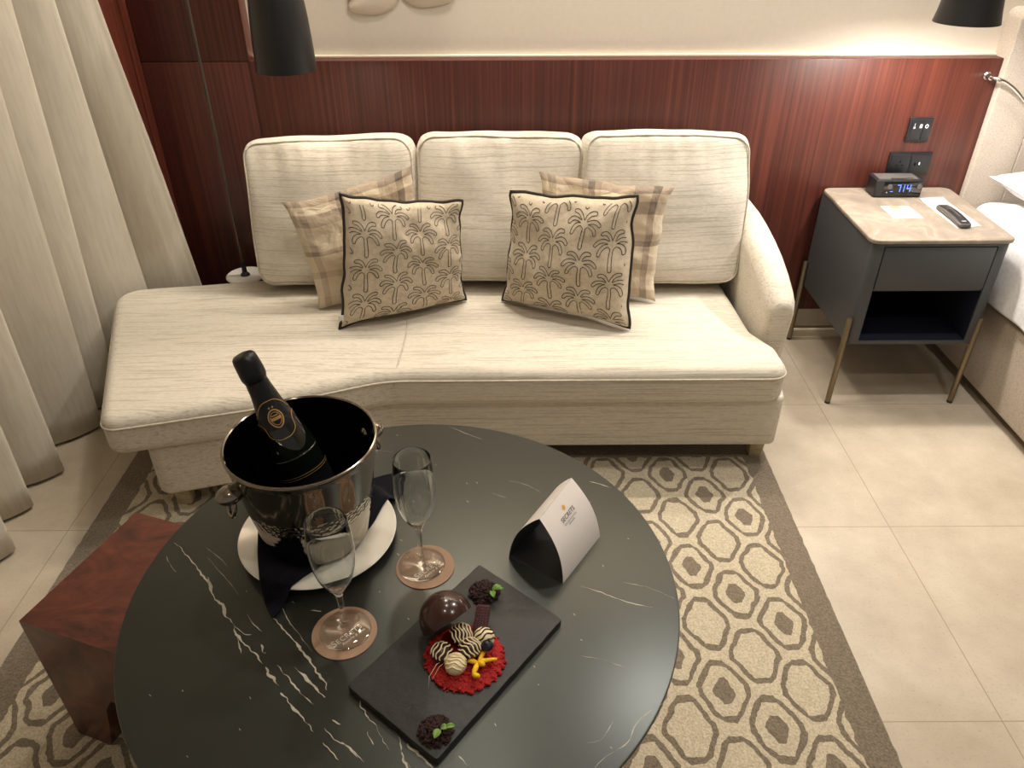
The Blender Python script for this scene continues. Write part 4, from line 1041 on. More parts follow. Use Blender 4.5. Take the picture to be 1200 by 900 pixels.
# ================================================================== round table
ZT = 0.62
TC = (-0.1657, 0.8306); TR_ = 0.4224
VEINS = [
 ([(-0.562, 0.924), (-0.54, 0.903), (-0.509, 0.872), (-0.489, 0.85), (-0.471, 0.827), (-0.458, 0.807), (-0.439, 0.788), (-0.425, 0.766), (-0.412, 0.753), (-0.403, 0.735), (-0.388, 0.72), (-0.366, 0.703), (-0.352, 0.686)], 2.6),
 ([(-0.346, 0.682), (-0.337, 0.668), (-0.321, 0.652)], 2.0), ([(-0.315, 0.641), (-0.31, 0.636), (-0.289, 0.613), (-0.27, 0.594), (-0.258, 0.584)], 2.4),
 ([(-0.489, 0.85), (-0.482, 0.846), (-0.473, 0.833)], 1.2), ([(-0.403, 0.735), (-0.396, 0.723), (-0.388, 0.704)], 1.2), ([(-0.412, 0.753), (-0.393, 0.738), (-0.382, 0.737)], .7), ([(-0.363, 0.72), (-0.355, 0.703)], 1.4),
 ([(-0.333, 0.684), (-0.313, 0.665), (-0.292, 0.643), (-0.268, 0.622)], 1.6), ([(-0.306, 0.681), (-0.284, 0.661), (-0.266, 0.643), (-0.255, 0.632)], 2.4),
 ([(-0.358, 0.766), (-0.336, 0.745), (-0.314, 0.722), (-0.29, 0.695), (-0.272, 0.67), (-0.259, 0.656), (-0.254, 0.644)], 2.0), ([(-0.35, 0.787), (-0.331, 0.758), (-0.308, 0.732), (-0.288, 0.707)], .7),
 ([(-0.399, 0.774), (-0.383, 0.755), (-0.369, 0.743)], .8), ([(-0.506, 0.912), (-0.478, 0.89), (-0.458, 0.871)], .5), ([(-0.496, 0.89), (-0.469, 0.862), (-0.446, 0.838), (-0.423, 0.812)], .5),
 ([(-0.565, 0.894), (-0.55, 0.872), (-0.536, 0.859)], .6), ([(-0.246, 0.588), (-0.228, 0.572), (-0.208, 0.561), (-0.187, 0.542)], .9), ([(-0.244, 0.568), (-0.23, 0.555), (-0.219, 0.545)], .9),
 ([(-0.238, 0.6), (-0.226, 0.593)], 1.8), ([(-0.208, 0.629), (-0.198, 0.612), (-0.181, 0.592), (-0.17, 0.576), (-0.157, 0.558)], 1.3), ([(-0.304, 0.781), (-0.288, 0.779)], .7),
 ([(-0.142, 0.56), (-0.135, 0.541), (-0.128, 0.527), (-0.116, 0.512)], 2.2), ([(0.107, 0.826), (0.134, 0.815), (0.176, 0.794), (0.213, 0.783)], .9), ([(0.142, 1.074), (0.158, 1.068), (0.18, 1.056)], .8),
 ([(0.175, 0.833), (0.213, 0.822), (0.249, 0.8)], .5), ([(0.097, 0.697), (0.127, 0.691), (0.161, 0.676)], .7), ([(0.102, 0.533), (0.117, 0.547), (0.147, 0.566), (0.165, 0.596), (0.202, 0.622)], .7), ([(0.096, 0.566), (0.115, 0.571), (0.132, 0.596)], .5),
 ([(-0.156, 0.583), (-0.147, 0.574), (-0.144, 0.562), (-0.136, 0.548), (-0.129, 0.534)], 1.6), ([(-0.136, 0.566), (-0.125, 0.556), (-0.113, 0.546), (-0.1, 0.534)], 2.0), ([(-0.22, 0.569), (-0.209, 0.56), (-0.195, 0.548)], .8),
 ([(-0.069, 0.549), (-0.057, 0.537)], 1.0), ([(-0.189, 0.583), (-0.179, 0.564)], .8), ([(-0.125, 1.243), (-0.089, 1.219), (-0.057, 1.2)], .5), ([(-0.004, 1.077), (0.027, 1.065), (0.052, 1.045)], .6), ([(-0.274, 1.171), (-0.229, 1.162)], .6),
 ([(-0.035, 1.042), (-0.009, 1.031)], .6), ([(-0.227, 1.217), (-0.224, 1.214)], 1.2), ([(-0.452, 0.645), (-0.450, 0.643)], 1.0)]
def build_table():
    root = thing('round_table', (TC[0], TC[1], 0.012), 'round black marble table with white veins in the foreground', 'table')
    top = lathe([(0.0, ZT - .018), (TR_ - .012, ZT - .018), (TR_ - .001, ZT - .010), (TR_, ZT - .003), (TR_ - .001, ZT - .0006), (TR_ - .003, ZT)], TC[0], TC[1], 128)
    k = len(top.v) - 128; top.f.append(tuple(range(k, k + 128))); top.m.append(0)
    rnd = random.Random(3)
    for pts, wd in VEINS:
        P3 = [Vector((x, y, ZT + .00025)) for x, y in pts]; P3 = catmull(P3, 10)
        out = []; ws = []
        for i, p in enumerate(P3):
            j = noise.noise(Vector((p.x * 120, p.y * 120, wd))) * .0028 * min(1, wd / 1.5); e = min(1, 4 * min(i, len(P3) - 1 - i) / len(P3) + .15)
            out.append(p + Vector((j, j * .6, 0))); ws.append(max(.00012, .00075 * wd * e * (0.75 + 1.3 * noise.noise(Vector((p.x * 70, p.y * 70, 7 + wd))))))
        out = [p for p in out]; top.merge(ribbon(out, ws), 1)
    for i in range(46):
        a = rnd.random() * 6.28; r_ = sqrt(rnd.random()) * .40; x, y = TC[0] + r_ * cos(a), TC[1] + r_ * sin(a); L_ = rnd.uniform(.001, .007); th = -.9 + rnd.uniform(-.3, .3)
        top.merge(ribbon([(x, y, ZT + .0002), (x + L_ * .5 * cos(th), y + L_ * .5 * sin(th), ZT + .0002), (x + L_ * cos(th), y + L_ * sin(th), ZT + .0002)], [.0002, .0005, .0002]), 1)
    obj('tabletop', top, [M['marble'], M['vein']], root, smooth=30)
    obj('column', lathe([(0.0, .030), (.035, .030), (.035, ZT - .022), (.12, ZT - .0185), (0.0, ZT - .0185)], TC[0], TC[1], 40), M['table_edge'], root)
    obj('foot_plate', lathe([(0.0, .012), (.21, .012), (.21, .020), (.20, .026), (.04, .032), (0.0, .032)], TC[0], TC[1], 64), M['table_edge'], root)
build_table()

# ------------------------------------------------------------------ plate, napkin, bucket, bottle
PC = (-0.322, 0.933)
def build_plate():
    pr = [(0.0, ZT + .004), (.070, ZT + .004), (.072, ZT + .0003), (.078, ZT + .0003), (.082, ZT + .004), (.1275, ZT + .0175), (.129, ZT + .019), (.1275, ZT + .0205), (.084, ZT + .0085), (.078, ZT + .0072), (0.0, ZT + .0072)]
    tag(obj('serving_plate', lathe(pr, PC[0], PC[1], 96), M['china'], smooth=50, org=(PC[0], PC[1], ZT)), 'glossy white round plate under the ice bucket', 'plate')
build_plate()
def plate_z(x, y):
    r = math.hypot(x - PC[0], y - PC[1])
    if r < .084: return ZT + .0080
    if r < .129: return ZT + .0085 + (r - .084) / .045 * .0125
    return max(ZT + .0012, ZT + .0212 - (r - .129) * 1.1)
def build_napkin():
    Lc = [(-0.357, 0.762), (-0.375, 0.79), (-.392, .83), (-.415, .90), (-.425, .965), (-.40, 1.02), (-.34, 1.055), (-.275, 1.072), (-.235, 1.090), (-0.207, 1.097)]
    Rc = [(-0.357, 0.762), (-0.340, 0.80), (-.318, .845), (-.285, .885), (-.255, .920), (-.235, .955), (-.222, .990), (-.208, 1.020), (-.196, 1.050), (-0.207, 1.097)]
    Ls = catmull([Vector((x, y, 0)) for x, y in Lc], 5); Rs = catmull([Vector((x, y, 0)) for x, y in Rc], 5); m = 22; V = []; F = []
    for a, b_ in zip(Ls, Rs):
        for k in range(m + 1):
            p = a.lerp(b_, k / m); t = k / m
            z = plate_z(p.x, p.y) + .0012 + .0010 * (1 + noise.noise(Vector((p.x * 30, p.y * 30, 0)))) * (1 if math.hypot(p.x - PC[0], p.y - PC[1]) > .095 else 0)
            V.append((p.x, p.y, z))
    for i in range(len(Ls) - 1):
        for k in range(m): q_ = i * (m + 1) + k; F.append((q_, q_ + 1, q_ + m + 2, q_ + m + 1))
    o = obj('napkin', MB().add(V, F), M['napkin'], smooth=180, org=(PC[0], PC[1], ZT + .0081))
    s_ = o.modifiers.new('cloth', 'SOLIDIFY'); s_.thickness = .0012; s_.offset = 1
    tag(o, 'folded navy napkin between the ice bucket and the white plate', 'napkin')
build_napkin()
BC = (-0.325, 0.940); BZ = ZT + .0108
def build_bucket():
    root = thing('ice_bucket', (BC[0], BC[1], BZ), 'polished steel ice bucket holding a bottle on the marble table', 'ice bucket')
    def rr(h): return .0835 + (.1150 - .0835) * (h / .185) ** .85
    pr = [(0.0, 0.0), (.076, 0.0), (.0815, .003)]
    h = .006
    for i in range(40):
        g = 0
        if .045 < h < .078: g = .0011 * (0.5 - 0.5 * cos((h - .045) / .0082 * 2 * pi))
        pr.append((rr(h) - g, h)); h += .0045
        if h > .184: break
    pr += [(.1158, .186), (.1172, .189), (.1176, .192), (.1165, .195), (.1145, .1955), (.1128, .194)]
    outer = lathe([(r, BZ + z) for r, z in pr], BC[0], BC[1], 96)
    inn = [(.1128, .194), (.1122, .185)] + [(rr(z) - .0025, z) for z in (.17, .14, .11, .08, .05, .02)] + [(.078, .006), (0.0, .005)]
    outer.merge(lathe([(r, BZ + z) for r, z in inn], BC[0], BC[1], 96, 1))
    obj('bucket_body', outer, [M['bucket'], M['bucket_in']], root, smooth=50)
    for ang in (220, 40):
        a = radians(ang); d = Vector((cos(a), sin(a), 0)); t = Vector((-sin(a), cos(a), 0)); c = Vector((BC[0], BC[1], BZ + .150)) + d * .110
        kn = ball((0, 0, 0), .0180, 20, 12, 1.15, 1.0, .80).xf(Matrix.Translation(c + d * .012) @ Matrix.Rotation(a, 4, 'Z'))
        kn.merge(tube([c - d * .004, c + d * .010], .010, 14))
        hd = obj('handle', kn, M['bucket'], root, smooth=180)
        cc = c + d * .010 + Vector((0, 0, -.020))
        ring = [cc + (t * cos(x) * .013 + Vector((0, 0, 1)) * sin(x) * .018) + d * .004 * (1 - sin(x)) for x in [2 * pi * k / 24 for k in range(24)]]
        obj('ring', tube(ring, .0034, 8, closed=True), M['bucket'], hd, smooth=180)
build_bucket()
def build_bottle():
    top = Vector((-0.4010, 0.983, .950)); bot = Vector((-0.300, .942, BZ + .010))
    ax = (top - bot).normalized(); L_ = (top - bot).length
    top = bot + ax * L_
    # local frame: z along the axis upward, y facing away, so -y looks to the camera
    f = Vector((0, -1, 0)) - ax * Vector((0, -1, 0)).dot(ax); cam = (Vector((0, 0, 1.55)) - (top + bot) / 2); f = (cam - ax * cam.dot(ax)).normalized(); s_ = f.cross(ax) * -1
    s_ = ax.cross(f).normalized()
    mt = Matrix((s_, f, ax)).transposed().to_4x4(); mt.translation = bot
    H = L_
    prof = [(0.0, .004), (.026, 0.0), (.037, .003), (.0395, .010), (.0395, H - .185), (.0390, H - .172), (.0365, H - .152), (.0320, H - .130), (.0265, H - .108), (.0215, H - .086), (.0180, H - .062), (.0165, H - .045), (.0160, H - .036)]
    def rad(h):
        for (r0, h0), (r1, h1) in zip(prof, prof[1:]):
            if h0 <= h <= h1: return r0 + (r1 - r0) * (h - h0) / (h1 - h0)
        return .018
    sp = catmull([Vector((r, 0, z)) for r, z in prof], 4)
    root = thing('champagne_bottle', tuple(bot), 'dark sparkling wine bottle with black foil neck leaning in the ice bucket', 'bottle')
    obj('glass_body', lathe([(max(0, p.x), p.z) for p in sp], 0, 0, 64).xf(mt), M['bottle'], root, smooth=180)
    # foil from below the shoulder crest up
    fp = [(rad(h) + .0005, h) for h in [H - .120 + .006 * k for k in range(13)]] + [(.0168, H - .046), (.0176, H - .043), (.0198, H - .037), (.0200, H - .028), (.0188, H - .010), (.0176, H - .003), (.0150, H), (0.0, H + .001)]
    fm = lathe(fp, 0, 0, 56)
    fm.fn(lambda p: Vector((p.x, p.y, p.z)) * 1 if p.z > H - .117 else Vector((p.x, p.y, p.z)))
    fm.fn(lambda p: p + Vector((p.x, p.y, 0)) * .035 * noise.noise(Vector((p.x * 90, p.y * 90, p.z * 45))))
    obj('foil', fm.xf(mt), M['foil'], root, smooth=180)
    def on(a, h, up=.0011): r_ = rad(h) + up; return mt @ Vector((r_ * sin(a), r_ * cos(a), h))
    A = 1.0
    def line(pts, w_, up=.0012):
        P_ = catmull([Vector((a, h, 0)) for a, h in pts], 6); V = []; F = []
        for i, p in enumerate(P_):
            d0 = P_[min(i + 1, len(P_) - 1)] - P_[max(i - 1, 0)]; rr_ = rad(p.y); d0 = Vector((d0.x * rr_, d0.y)); d0.normalize(); nn = Vector((-d0.y, d0.x)) * w_
            V += [tuple(on(p.x + nn.x / rr_, p.y + nn.y, up)), tuple(on(p.x - nn.x / rr_, p.y - nn.y, up))]
        for i in range(len(P_) - 1): F.append((2 * i, 2 * i + 2, 2 * i + 3, 2 * i + 1))
        return MB().add(V, F)
    h0 = H - .107
    g = MB()
    sgn = -1   # +angle towards image left or right is resolved by the frame
    # shoulder label outline: shallow scallop above, deep lobe below the crest
    g.merge(line([(-1.9, h0 + .010), (-1.3, h0 + .008), (-1.0, h0 + .020), (-.5, h0 + .030), (0, h0 + .032), (.5, h0 + .030), (1.0, h0 + .020), (1.3, h0 + .008), (1.9, h0 + .010)], .0006))
    g.merge(line([(-1.9, h0 - .006), (-1.2, h0 - .002), (-.85, h0 - .008), (-.65, h0 - .022), (-.3, h0 - .029), (0, h0 - .030), (.3, h0 - .029), (.65, h0 - .022), (.85, h0 - .008), (1.2, h0 - .002), (1.9, h0 - .006)], .0006))
    cr = [(.42 * cos(x) * (1 if sin(x) > 0 else 1 - .25 * abs(sin(x))), h0 + .003 + .014 * sin(x)) for x in [2 * pi * k / 20 for k in range(21)]]
    g2 = MB(); g2.merge(line(cr, .0010)); cr2 = [(a * .74, h0 + .003 + (h - h0 - .003) * .72) for a, h in cr]; g2.merge(line(cr2, .0005))
    g2.merge(line([(-.30, h0 + .003), (.30, h0 + .003)], .0024)); g2.merge(line([(-.2, h0 + .008), (.2, h0 + .008)], .0008))
    for dx in (-.12, .12): g2.merge(line([(dx - .04, h0 + .020), (dx + .04, h0 + .022)], .0012))
    obj('gold_crest', g2, M['gold'], root, smooth=180)
    g3 = MB()
    hl = .052 + .07
    g3.merge(line([(-1.5, hl), (-.8, hl + .002), (0, hl + .003), (.8, hl + .002), (1.5, hl)], .0006)); g3.merge(line([(-1.5, hl - .004), (-.8, hl - .002), (0, hl - .001), (.8, hl - .002), (1.5, hl - .004)], .0005))
    obj('gold_outline', g, M['gold'], root, smooth=180); obj('label_edge', g3, M['gold'], root, smooth=180)
    lb = []
    V = []; F = []
    for j in range(5):
        for i in range(25): V.append(tuple(on(-1.5 + 3 * i / 24, .030 + (hl - .006 - .030) * j / 4, .0005)))
    for j in range(4):
        for i in range(24): q_ = j * 25 + i; F.append((q_, q_ + 1, q_ + 26, q_ + 25))
    obj('label', MB().add(V, F), M['foil'], root, smooth=180)
build_bottle()

# ------------------------------------------------------------------ coasters and flutes
def build_place(cc, rc, gc, lab_c, lab_g, ang):
    c = thing('coaster', (cc[0], cc[1], ZT), lab_c, 'coaster', 'round coasters on the marble table')
    obj('board', lathe([(0.0, ZT + .0002), (rc, ZT + .0002), (rc, ZT + .0016), (rc - .0003, ZT + .0019), (0.0, ZT + .0019)], cc[0], cc[1], 72), M['coaster'], c)
    a = radians(ang); ex = Vector((cos(a), sin(a), 0)); ey = Vector((-sin(a), cos(a), 0)); o = Vector((cc[0], cc[1], ZT + .00205)) - ey * .006 + ex * .0
    t = MB(); word = 'SECRETS'; sizes = [.0150] + [.0118] * 6; xx = -.0262
    for ch, s_ in zip(word, sizes):
        l = text_mb(ch, s_); wd = (max(v[0] for v in l.v) - min(v[0] for v in l.v)); mn = min(v[0] for v in l.v); b0 = min(v[1] for v in l.v)
        l.fn(lambda p: Vector((p.x - mn + xx, p.y - b0, p.z))); t.merge(l); xx += wd + .0016
    t.xf(frame_mat(o - ey * .006, ex, ey))
    t.merge(text_mb('Resorts & Spas', .0064, shear=.35).xf(frame_mat(o - ey * .0105 + ex * .004, ex, ey)))
    # little bloom above the word
    for k in range(6):
        q_ = o + ey * .016; p_ = q_ + (ex * cos(k * pi / 3) + ey * sin(k * pi / 3)) * .004
        t.merge(ribbon([q_, (q_ + p_) / 2, p_], [.0004, .0016, .0004]))
    obj('lettering', t, M['white_print'], c, smooth=10)
    z = ZT + .0022
    g = thing('champagne_flute', (gc[0], gc[1], z), lab_g, 'champagne flute', 'empty flutes on the marble table')
    R = .0375; h = .0
    outer = [(0.0, z), (R - .001, z), (R, z + .0008), (R - .001, z + .0018), (.022, z + .0032), (.011, z + .0060), (.0055, z + .013), (.0040, z + .025), (.0040, z + .055), (.0050, z + .072), (.0085, z + .084), (.0160, z + .097), (.0235, z + .113), (.0285, z + .132), (.0312, z + .152), (.0316, z + .172), (.0302, z + .195), (.0280, z + .2175)]
    rim = [(.0277, z + .2181), (.0272, z + .2175)]
    inner = [(.0294, z + .195), (.0308, z + .172), (.0304, z + .152), (.0277, z + .132), (.0227, z + .1135), (.0150, z + .0985), (.0060, z + .089), (0.0, z + .0865)]
    sm = catmull([Vector((r, 0, q)) for r, q in outer[4:]], 4)
    pr = outer[:4] + [(p.x, p.z) for p in sm] + rim + [(p.x, p.z) for p in catmull([Vector((r, 0, q)) for r, q in inner], 4)]
    foot = [p for p in pr if True]
    obj('glass_vessel', lathe([(max(0, r), q) for r, q in pr], gc[0], gc[1], 64), M['glass'], g, smooth=70)
build_place((-.246, .739), .0475, (-.245, .743), 'brown printed coaster under the flute nearest the ice bucket front', 'empty champagne flute standing closest to the front of the ice bucket', 46)
build_place((-.139, .867), .0467, (-.145, .871), 'brown printed coaster under the flute farther back toward the sofa', 'empty champagne flute farther back, between the bucket and the tent card', 46)

# ------------------------------------------------------------------ tent card
def build_tent():
    B1, B2 = Vector((.080, .831, ZT)), Vector((.148, .933, ZT)); C1 = Vector((-.005, .886, ZT)); C2 = C1 + (B2 - B1) * .97
    A1, A2 = Vector((.0425, .870, .7215)), Vector((.0985, .966, .7215))
    root = thing('tent_card', ((B1 + C1) / 2).to_tuple(), 'white folded tent card with curved sides at the right of the table', 'tent card')
    def leaf(Ba, Bb, out, bl, n=14):
        V = []; F = []
        for i in range(n + 1):
            t = i / n
            a = Ba.lerp(A1, t); b_ = Bb.lerp(A2, t); k = bl * sin(pi * t) ** .9
            for s_ in range(n + 1): V.append(tuple(a.lerp(b_, s_ / n) + out * k))
        for i in range(n):
            for s_ in range(n): q_ = i * (n + 1) + s_; F.append((q_, q_ + 1, q_ + n + 2, q_ + n + 1))
        return V, F
    nf = ((B2 - B1).cross(A1 - B1)).normalized(); nb = ((A1 - C1).cross(C2 - C1)).normalized()
    for nm, Ba, Bb, out, bl in (('front_leaf', B1, B2, nf, .013), ('back_leaf', C1, C2, nb, .013)):
        V, F = leaf(Ba, Bb, out, bl); mb = MB().add(V, F, 0)
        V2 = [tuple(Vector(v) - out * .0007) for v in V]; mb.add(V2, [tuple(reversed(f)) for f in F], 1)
        n = 14
        o2 = len(V)
        for k in range(n):   # rim strips
            mb.f += [(k, k + n * 0 + o2 + k - k, 0)] if False else []
        obj(nm, mb, [M['paper_warm'], M['card_inside']], root, smooth=180)
    obj('painted_shade_sheet', MB().add([tuple(p + Vector((0, 0, .0004))) for p in (B1, B2, C2, C1)], [(0, 1, 2, 3)]), M['card_inside'], root)  # dark sheet added to stand in for shadow inside the card
    # print on the front leaf
    ex = (A2 - A1).normalized(); up = ((A1 - B1) - ex * (A1 - B1).dot(ex)).normalized()
    def fpt(s_, t): a = B1.lerp(A1, t); b_ = B2.lerp(A2, t); return a.lerp(b_, s_) + nf * (.013 * sin(pi * t) ** .9 + .0006)
    def wrap(mb, s0, t0):
        HL = (A1 - B1).length; WL = (B2 - B1).length
        return mb.fn(lambda p: fpt(s0 + p.x / WL, t0 + p.y / HL) + nf * p.z)
    pr = text_mb('SECRETS', .0108, space=1.05); wrap(pr, .50, .735)
    sq = [Vector((-.020 + .040 * k / 60, .0016 * sin(k * 1.15) * (1 + .3 * sin(k * .37)), 0)) for k in range(61)]
    pr.merge(wrap(ribbon(sq, .0003), .50, .665)); pr.merge(wrap(ribbon([(-.010, 0, 0), (0, 0, 0), (.010, 0, 0)], .0006), .50, .628))
    obj('lettering', pr, M['grey_print'], root, smooth=180)
    bl = MB()
    for k in range(6):
        p_ = (cos(k * pi / 3) * .0042, sin(k * pi / 3) * .0042, 0); bl.merge(ribbon([(0, 0, 0), (p_[0] / 2, p_[1] / 2, 0), p_], [.0012, .0020, .0008]))
    obj('amber_bloom', wrap(bl, .50, .845), M['gold_print'], root, smooth=180)
build_tent()

# ------------------------------------------------------------------ slate board and dessert
def build_dessert():
    S1, S2, S3, S4 = Vector((-.224, .642)), Vector((-.0515, .860)), Vector((.0735, .751)), Vector((-.095, .536))
    ZS = ZT + .0135
    mb = slab(densify(roundpoly([tuple(S1), tuple(S4), tuple(S3), tuple(S2)], .004, 3), .012), ZT + .0004, ZS, .0012, .001, 2)
    for k_ in range(60):
        u_, v_ = random.random() * .9 + .05, random.random() * .9 + .05; q_ = S1.lerp(S4, u_).lerp(S2.lerp(S3, u_), v_); d_ = (S3 - S4).normalized() * random.uniform(.004, .02)
        mb.merge(ribbon([(q_.x, q_.y, ZS + .0001), (q_.x + d_.x / 2, q_.y + d_.y / 2, ZS + .0004), (q_.x + d_.x, q_.y + d_.y, ZS + .0001)], [.0001, .0006, .0001]))
    mb.fn(lambda p: Vector((p.x + .0008 * noise.noise(p * 90), p.y + .0008 * noise.noise(p * 80 + Vector((5, 0, 0))), p.z)))
    tag(obj('slate_board', mb, M['slate'], org=(-.075, .70, ZT)), 'rectangular black slate board serving dessert on the table', 'slate board')
    # red crumble disc
    rnd = random.Random(5); mb = MB(); c = Vector((-.066, .684)); R = .0565
    mb.merge(lathe([(0.0, ZS), (R - .004, ZS), (R - .002, ZS + .003), (R - .010, ZS + .007), (0.0, ZS + .009)], c.x, c.y, 40))
    for i in range(620):
        a = rnd.random() * 2 * pi; r_ = sqrt(rnd.random()) * R; rr_ = rnd.uniform(.0016, .0042)
        mb.merge(ball((c.x + r_ * cos(a), c.y + r_ * sin(a), ZS + rr_ * .6 + .007 * (1 - (r_ / R) ** 3)), rr_, 6, 4, 1, rnd.uniform(.6, 1.2), .8, 0, .35, i))
    tag(obj('red_crumble', mb, M['red_crumb'], smooth=50, org=(c.x, c.y, ZS)), 'disc of red velvet crumbs on the slate board', 'dessert crumbs', kind='stuff')
    ZC = ZS + .010
    # chocolate dome: hemisphere shell tipped towards the truffles
    axis = Vector((-.50, .55, .62)).normalized(); cc = Vector((-.0935, .7245, ZS + .0365)); R2 = .0385
    V = []; F = []; n = 48; m = 16; a1 = axis.orthogonal().normalized(); a2 = axis.cross(a1)
    for r_, rev in ((R2, 0), (R2 - .0028, 1)):
        o = len(V)
        for j in range(m + 1):
            th = (pi * .54) * j / m
            for i in range(n):
                ph = 2 * pi * i / n; ed = 1 + (.02 * noise.noise(Vector((cos(ph) * 2, sin(ph) * 2, 0))) if j == m else 0)
                V.append(tuple(cc + axis * r_ * cos(th) * ed + (a1 * cos(ph) + a2 * sin(ph)) * r_ * sin(th)))
        for j in range(m):
            for i in range(n):
                i2 = (i + 1) % n; q_ = (o + j * n + i, o + (j + 1) * n + i, o + (j + 1) * n + i2, o + j * n + i2); F.append(tuple(reversed(q_)) if rev else q_)
    for i in range(n):
        i2 = (i + 1) % n; F.append((m * n + i, m * n + i2, (m + 1) * n + m * n + i2, (m + 1) * n + m * n + i)[::-1])
    tag(obj('chocolate_dome', MB().add(V, F), M['choc'], smooth=60, org=(cc.x, cc.y, ZS)), 'shiny dark chocolate half shell tipped over the red crumbs', 'chocolate')
    # truffles with white drizzle
    def truffle(p, r, base, driz, label, lines, rot, sx=1.0):
        root = thing('truffle', (p[0], p[1], p[2] - r * .8), label, 'truffle', 'drizzled truffles on the red crumbs')
        pv = Vector(p); rm = Matrix.Rotation(rot, 4, 'Z')
        obj('ball', ball(p, r, 20, 14, sx, 1, .9, 0, .06, rot), M[base], root, smooth=180)
        d = MB()
        for k in range(lines):
            off = -.75 + 1.5 * k / (lines - 1); pts = []
            for q_ in range(17):
                t = -1.25 + 2.5 * q_ / 16; rr_ = sqrt(max(0, 1 - off * off)); v = Vector((off + .08 * sin(q_ * .9 + k), rr_ * sin(t), rr_ * cos(t) * .9))
                v.normalize(); v = rm @ Vector((v.x * sx, v.y, v.z * .9)); pts.append(pv + v * (r * 1.03))
            d.merge(tube(pts, .0011, 5))
        obj('drizzle', d, M[driz], root, smooth=180)
    truffle((-.0720, .7055, ZC + .013), .0165, 'choc', 'white_choc', 'drizzled truffle nearest under the chocolate dome edge', 7, .4)
    truffle((-.0585, .6830, ZC + .011), .0160, 'choc', 'white_choc', 'drizzled truffle in the middle of the cluster', 6, .9)
    truffle((-.0975, .6790, ZC + .009), .0150, 'choc', 'white_choc', 'mostly dark drizzled truffle at the left of the cluster', 5, -.5)
    truffle((-.0770, .6610, ZC + .008), .0150, 'white_choc', 'white_choc', 'mostly white truffle at the front of the cluster', 6, 1.4)
    truffle((-.0400, .7040, ZC + .009), .0155, 'white_choc', 'choc', 'pale truffle beside the blueberry and the maroon biscuit', 5, 2.2)
    tag(obj('blueberry', ball((-.0345, .6845, ZC + .017), .0085, 18, 12, 1, 1, .88).merge(lathe([(.0022, ZC + .0240), (.0038, ZC + .0254), (.0034, ZC + .0242), (0.0, ZC + .0234)], -.0345, .6845, 10)), M['berry'], smooth=60, org=(-.0365, .6835, ZC)), 'dark blueberry above the yellow petals', 'berry')
    # maroon biscuit
    ck = slab(densify(roundpoly([(-.0105, -.021), (.0105, -.021), (.0105, .021), (-.0105, .021)], .004, 4), .006), 0, .0055, .001, .001, 2)
    for i in range(5):
        for k in range(9):
            ck.merge(tube([(-.009 + i * .0042, -.018 + k * .0042, .0056), (-.0066 + i * .0042, -.0162 + k * .0042, .0060)], .0007, 5))
    ck.xf(Matrix.Translation((-.0440, .7390, ZS + .015)) @ Matrix.Rotation(radians(-8), 4, 'Z') @ Matrix.Rotation(radians(14), 4, 'X'))
    tag(obj('biscuit', ck, M['cookie'], org=(-.044, .737, ZS)), 'textured maroon biscuit standing beside the chocolate dome', 'biscuit')
    # yellow flower: petals strewn together
    fl = MB(); c0 = Vector((-.0470, .6640, ZC + .006))
    def petal(p0, p1, w_):
        P_ = [p0.lerp(p1, k / 6) + Vector((0, 0, .0022 * sin(pi * k / 6))) for k in range(7)]
        fl.merge(tube(P_, [w_ * (.45 + .75 * sin(pi * (k + .6) / 7.2)) for k in range(7)], 8))
    for dx, dy, w_ in ((.010, .022, .0028), (-.014, .003, .0030), (-.006, -.020, .0032), (.026, .006, .0024), (.009, -.004, .0036), (.012, .004, .0030)):
        petal(c0, c0 + Vector((dx, dy, .001)), w_)
    petal(c0 + Vector((-.006, -.020, 0)), c0 + Vector((.003, -.021, 0)), .0030)
    tag(obj('yellow_flower', fl, M['petal'], smooth=180, org=tuple(c0)), 'bright yellow flower petals on the red crumbs', 'flower')
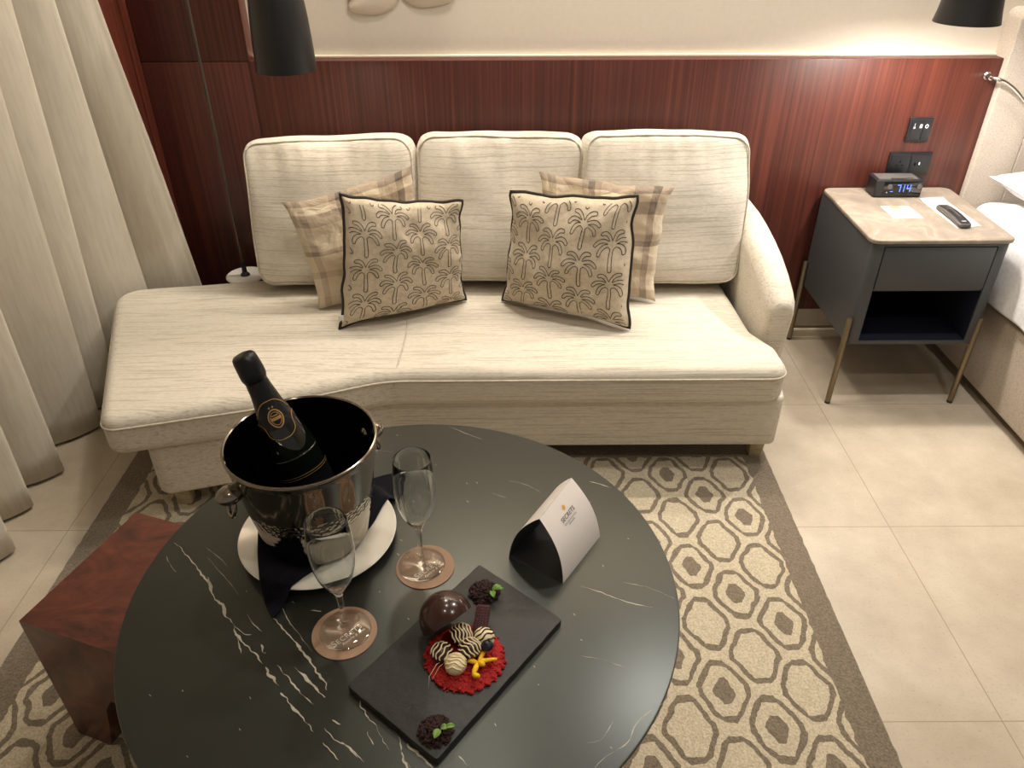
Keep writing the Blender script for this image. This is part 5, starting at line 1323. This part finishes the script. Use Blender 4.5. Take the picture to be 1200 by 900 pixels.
    # cocoa crumb heaps with mint
    def heap(cx, cy, R, seed, label, leaves, llab):
        rnd = random.Random(seed); mb = MB()
        mb.merge(lathe([(0.0, ZS), (R * .85, ZS), (R * .7, ZS + .005), (R * .3, ZS + .010), (0.0, ZS + .011)], cx, cy, 24))
        for i in range(340):
            a = rnd.random() * 2 * pi; r_ = R * rnd.random() ** .6; rr_ = rnd.uniform(.0012, .0030)
            mb.merge(ball((cx + r_ * cos(a), cy + r_ * sin(a), ZS + rr_ * .6 + .0125 * max(0, 1 - (r_ / R) ** 1.6)), rr_, 6, 4, 1, rnd.uniform(.6, 1.2), .8, 0, .35, i))
        tag(obj('cocoa_crumble', mb, M['crumb'], smooth=50, org=(cx, cy, ZS)), label, 'dessert crumbs', kind='stuff')
        root = thing('mint_sprig', (leaves[0][0], leaves[0][1], ZS + .010), llab, 'herb sprig')
        for (x, y, dx, dy, w_) in leaves:
            V = []; F = []; n = 8
            L_ = Vector((dx, dy)); nn = Vector((-dy, dx)).normalized()
            for i in range(n + 1):
                t = i / n; ww = w_ * sin(pi * min(1, t * .96 + .04)) ** .7
                for k in range(5):
                    s_ = -1 + k / 2; p = Vector((x, y)) + L_ * t + nn * ww * s_
                    V.append((p.x, p.y, ZS + .0140 + .003 * sin(pi * t) + .0022 * abs(s_)))
            for i in range(n):
                for k in range(4): q_ = i * 5 + k; F.append((q_, q_ + 1, q_ + 6, q_ + 5))
            o = obj('leaf', MB().add(V, F), M['leaf'], root, smooth=180); s2 = o.modifiers.new('t', 'SOLIDIFY'); s2.thickness = .0006
    heap(-.0430, .8010, .0235, 11, 'dark cocoa crumbs with mint at the far end of the slate', [(-.030, .7935, .014, .008, .0045), (-.031, .792, .004, -.014, .0045), (-.029, .794, .017, .001, .0035)], 'green mint sprig on the far heap of cocoa crumbs')
    heap(-.0985, .5730, .0225, 12, 'dark cocoa crumbs with mint at the near end of the slate', [(-.092, .5675, -.006, -.013, .0050), (-.091, .5685, .009, .001, .0045), (-.086, .5690, .014, .003, .0038)], 'green mint sprig on the near heap of cocoa crumbs')
    sg = MB()
    sg.merge(tube([(-.094, .671, ZC + .004), (-.103, .660, ZC + .010), (-.112, .645, ZC + .004), (-.113, .634, ZS + .002)], .00035, 5)).merge(tube([(-.090, .669, ZC + .005), (-.099, .657, ZC + .009), (-.108, .642, ZC + .002)], .0003, 5))
    tag(obj('sugar_thread', sg, M['white_choc'], smooth=180, org=(-.10, .655, ZS)), 'thin spun sugar threads trailing off the truffles onto the slate', 'sugar decoration')
build_dessert()
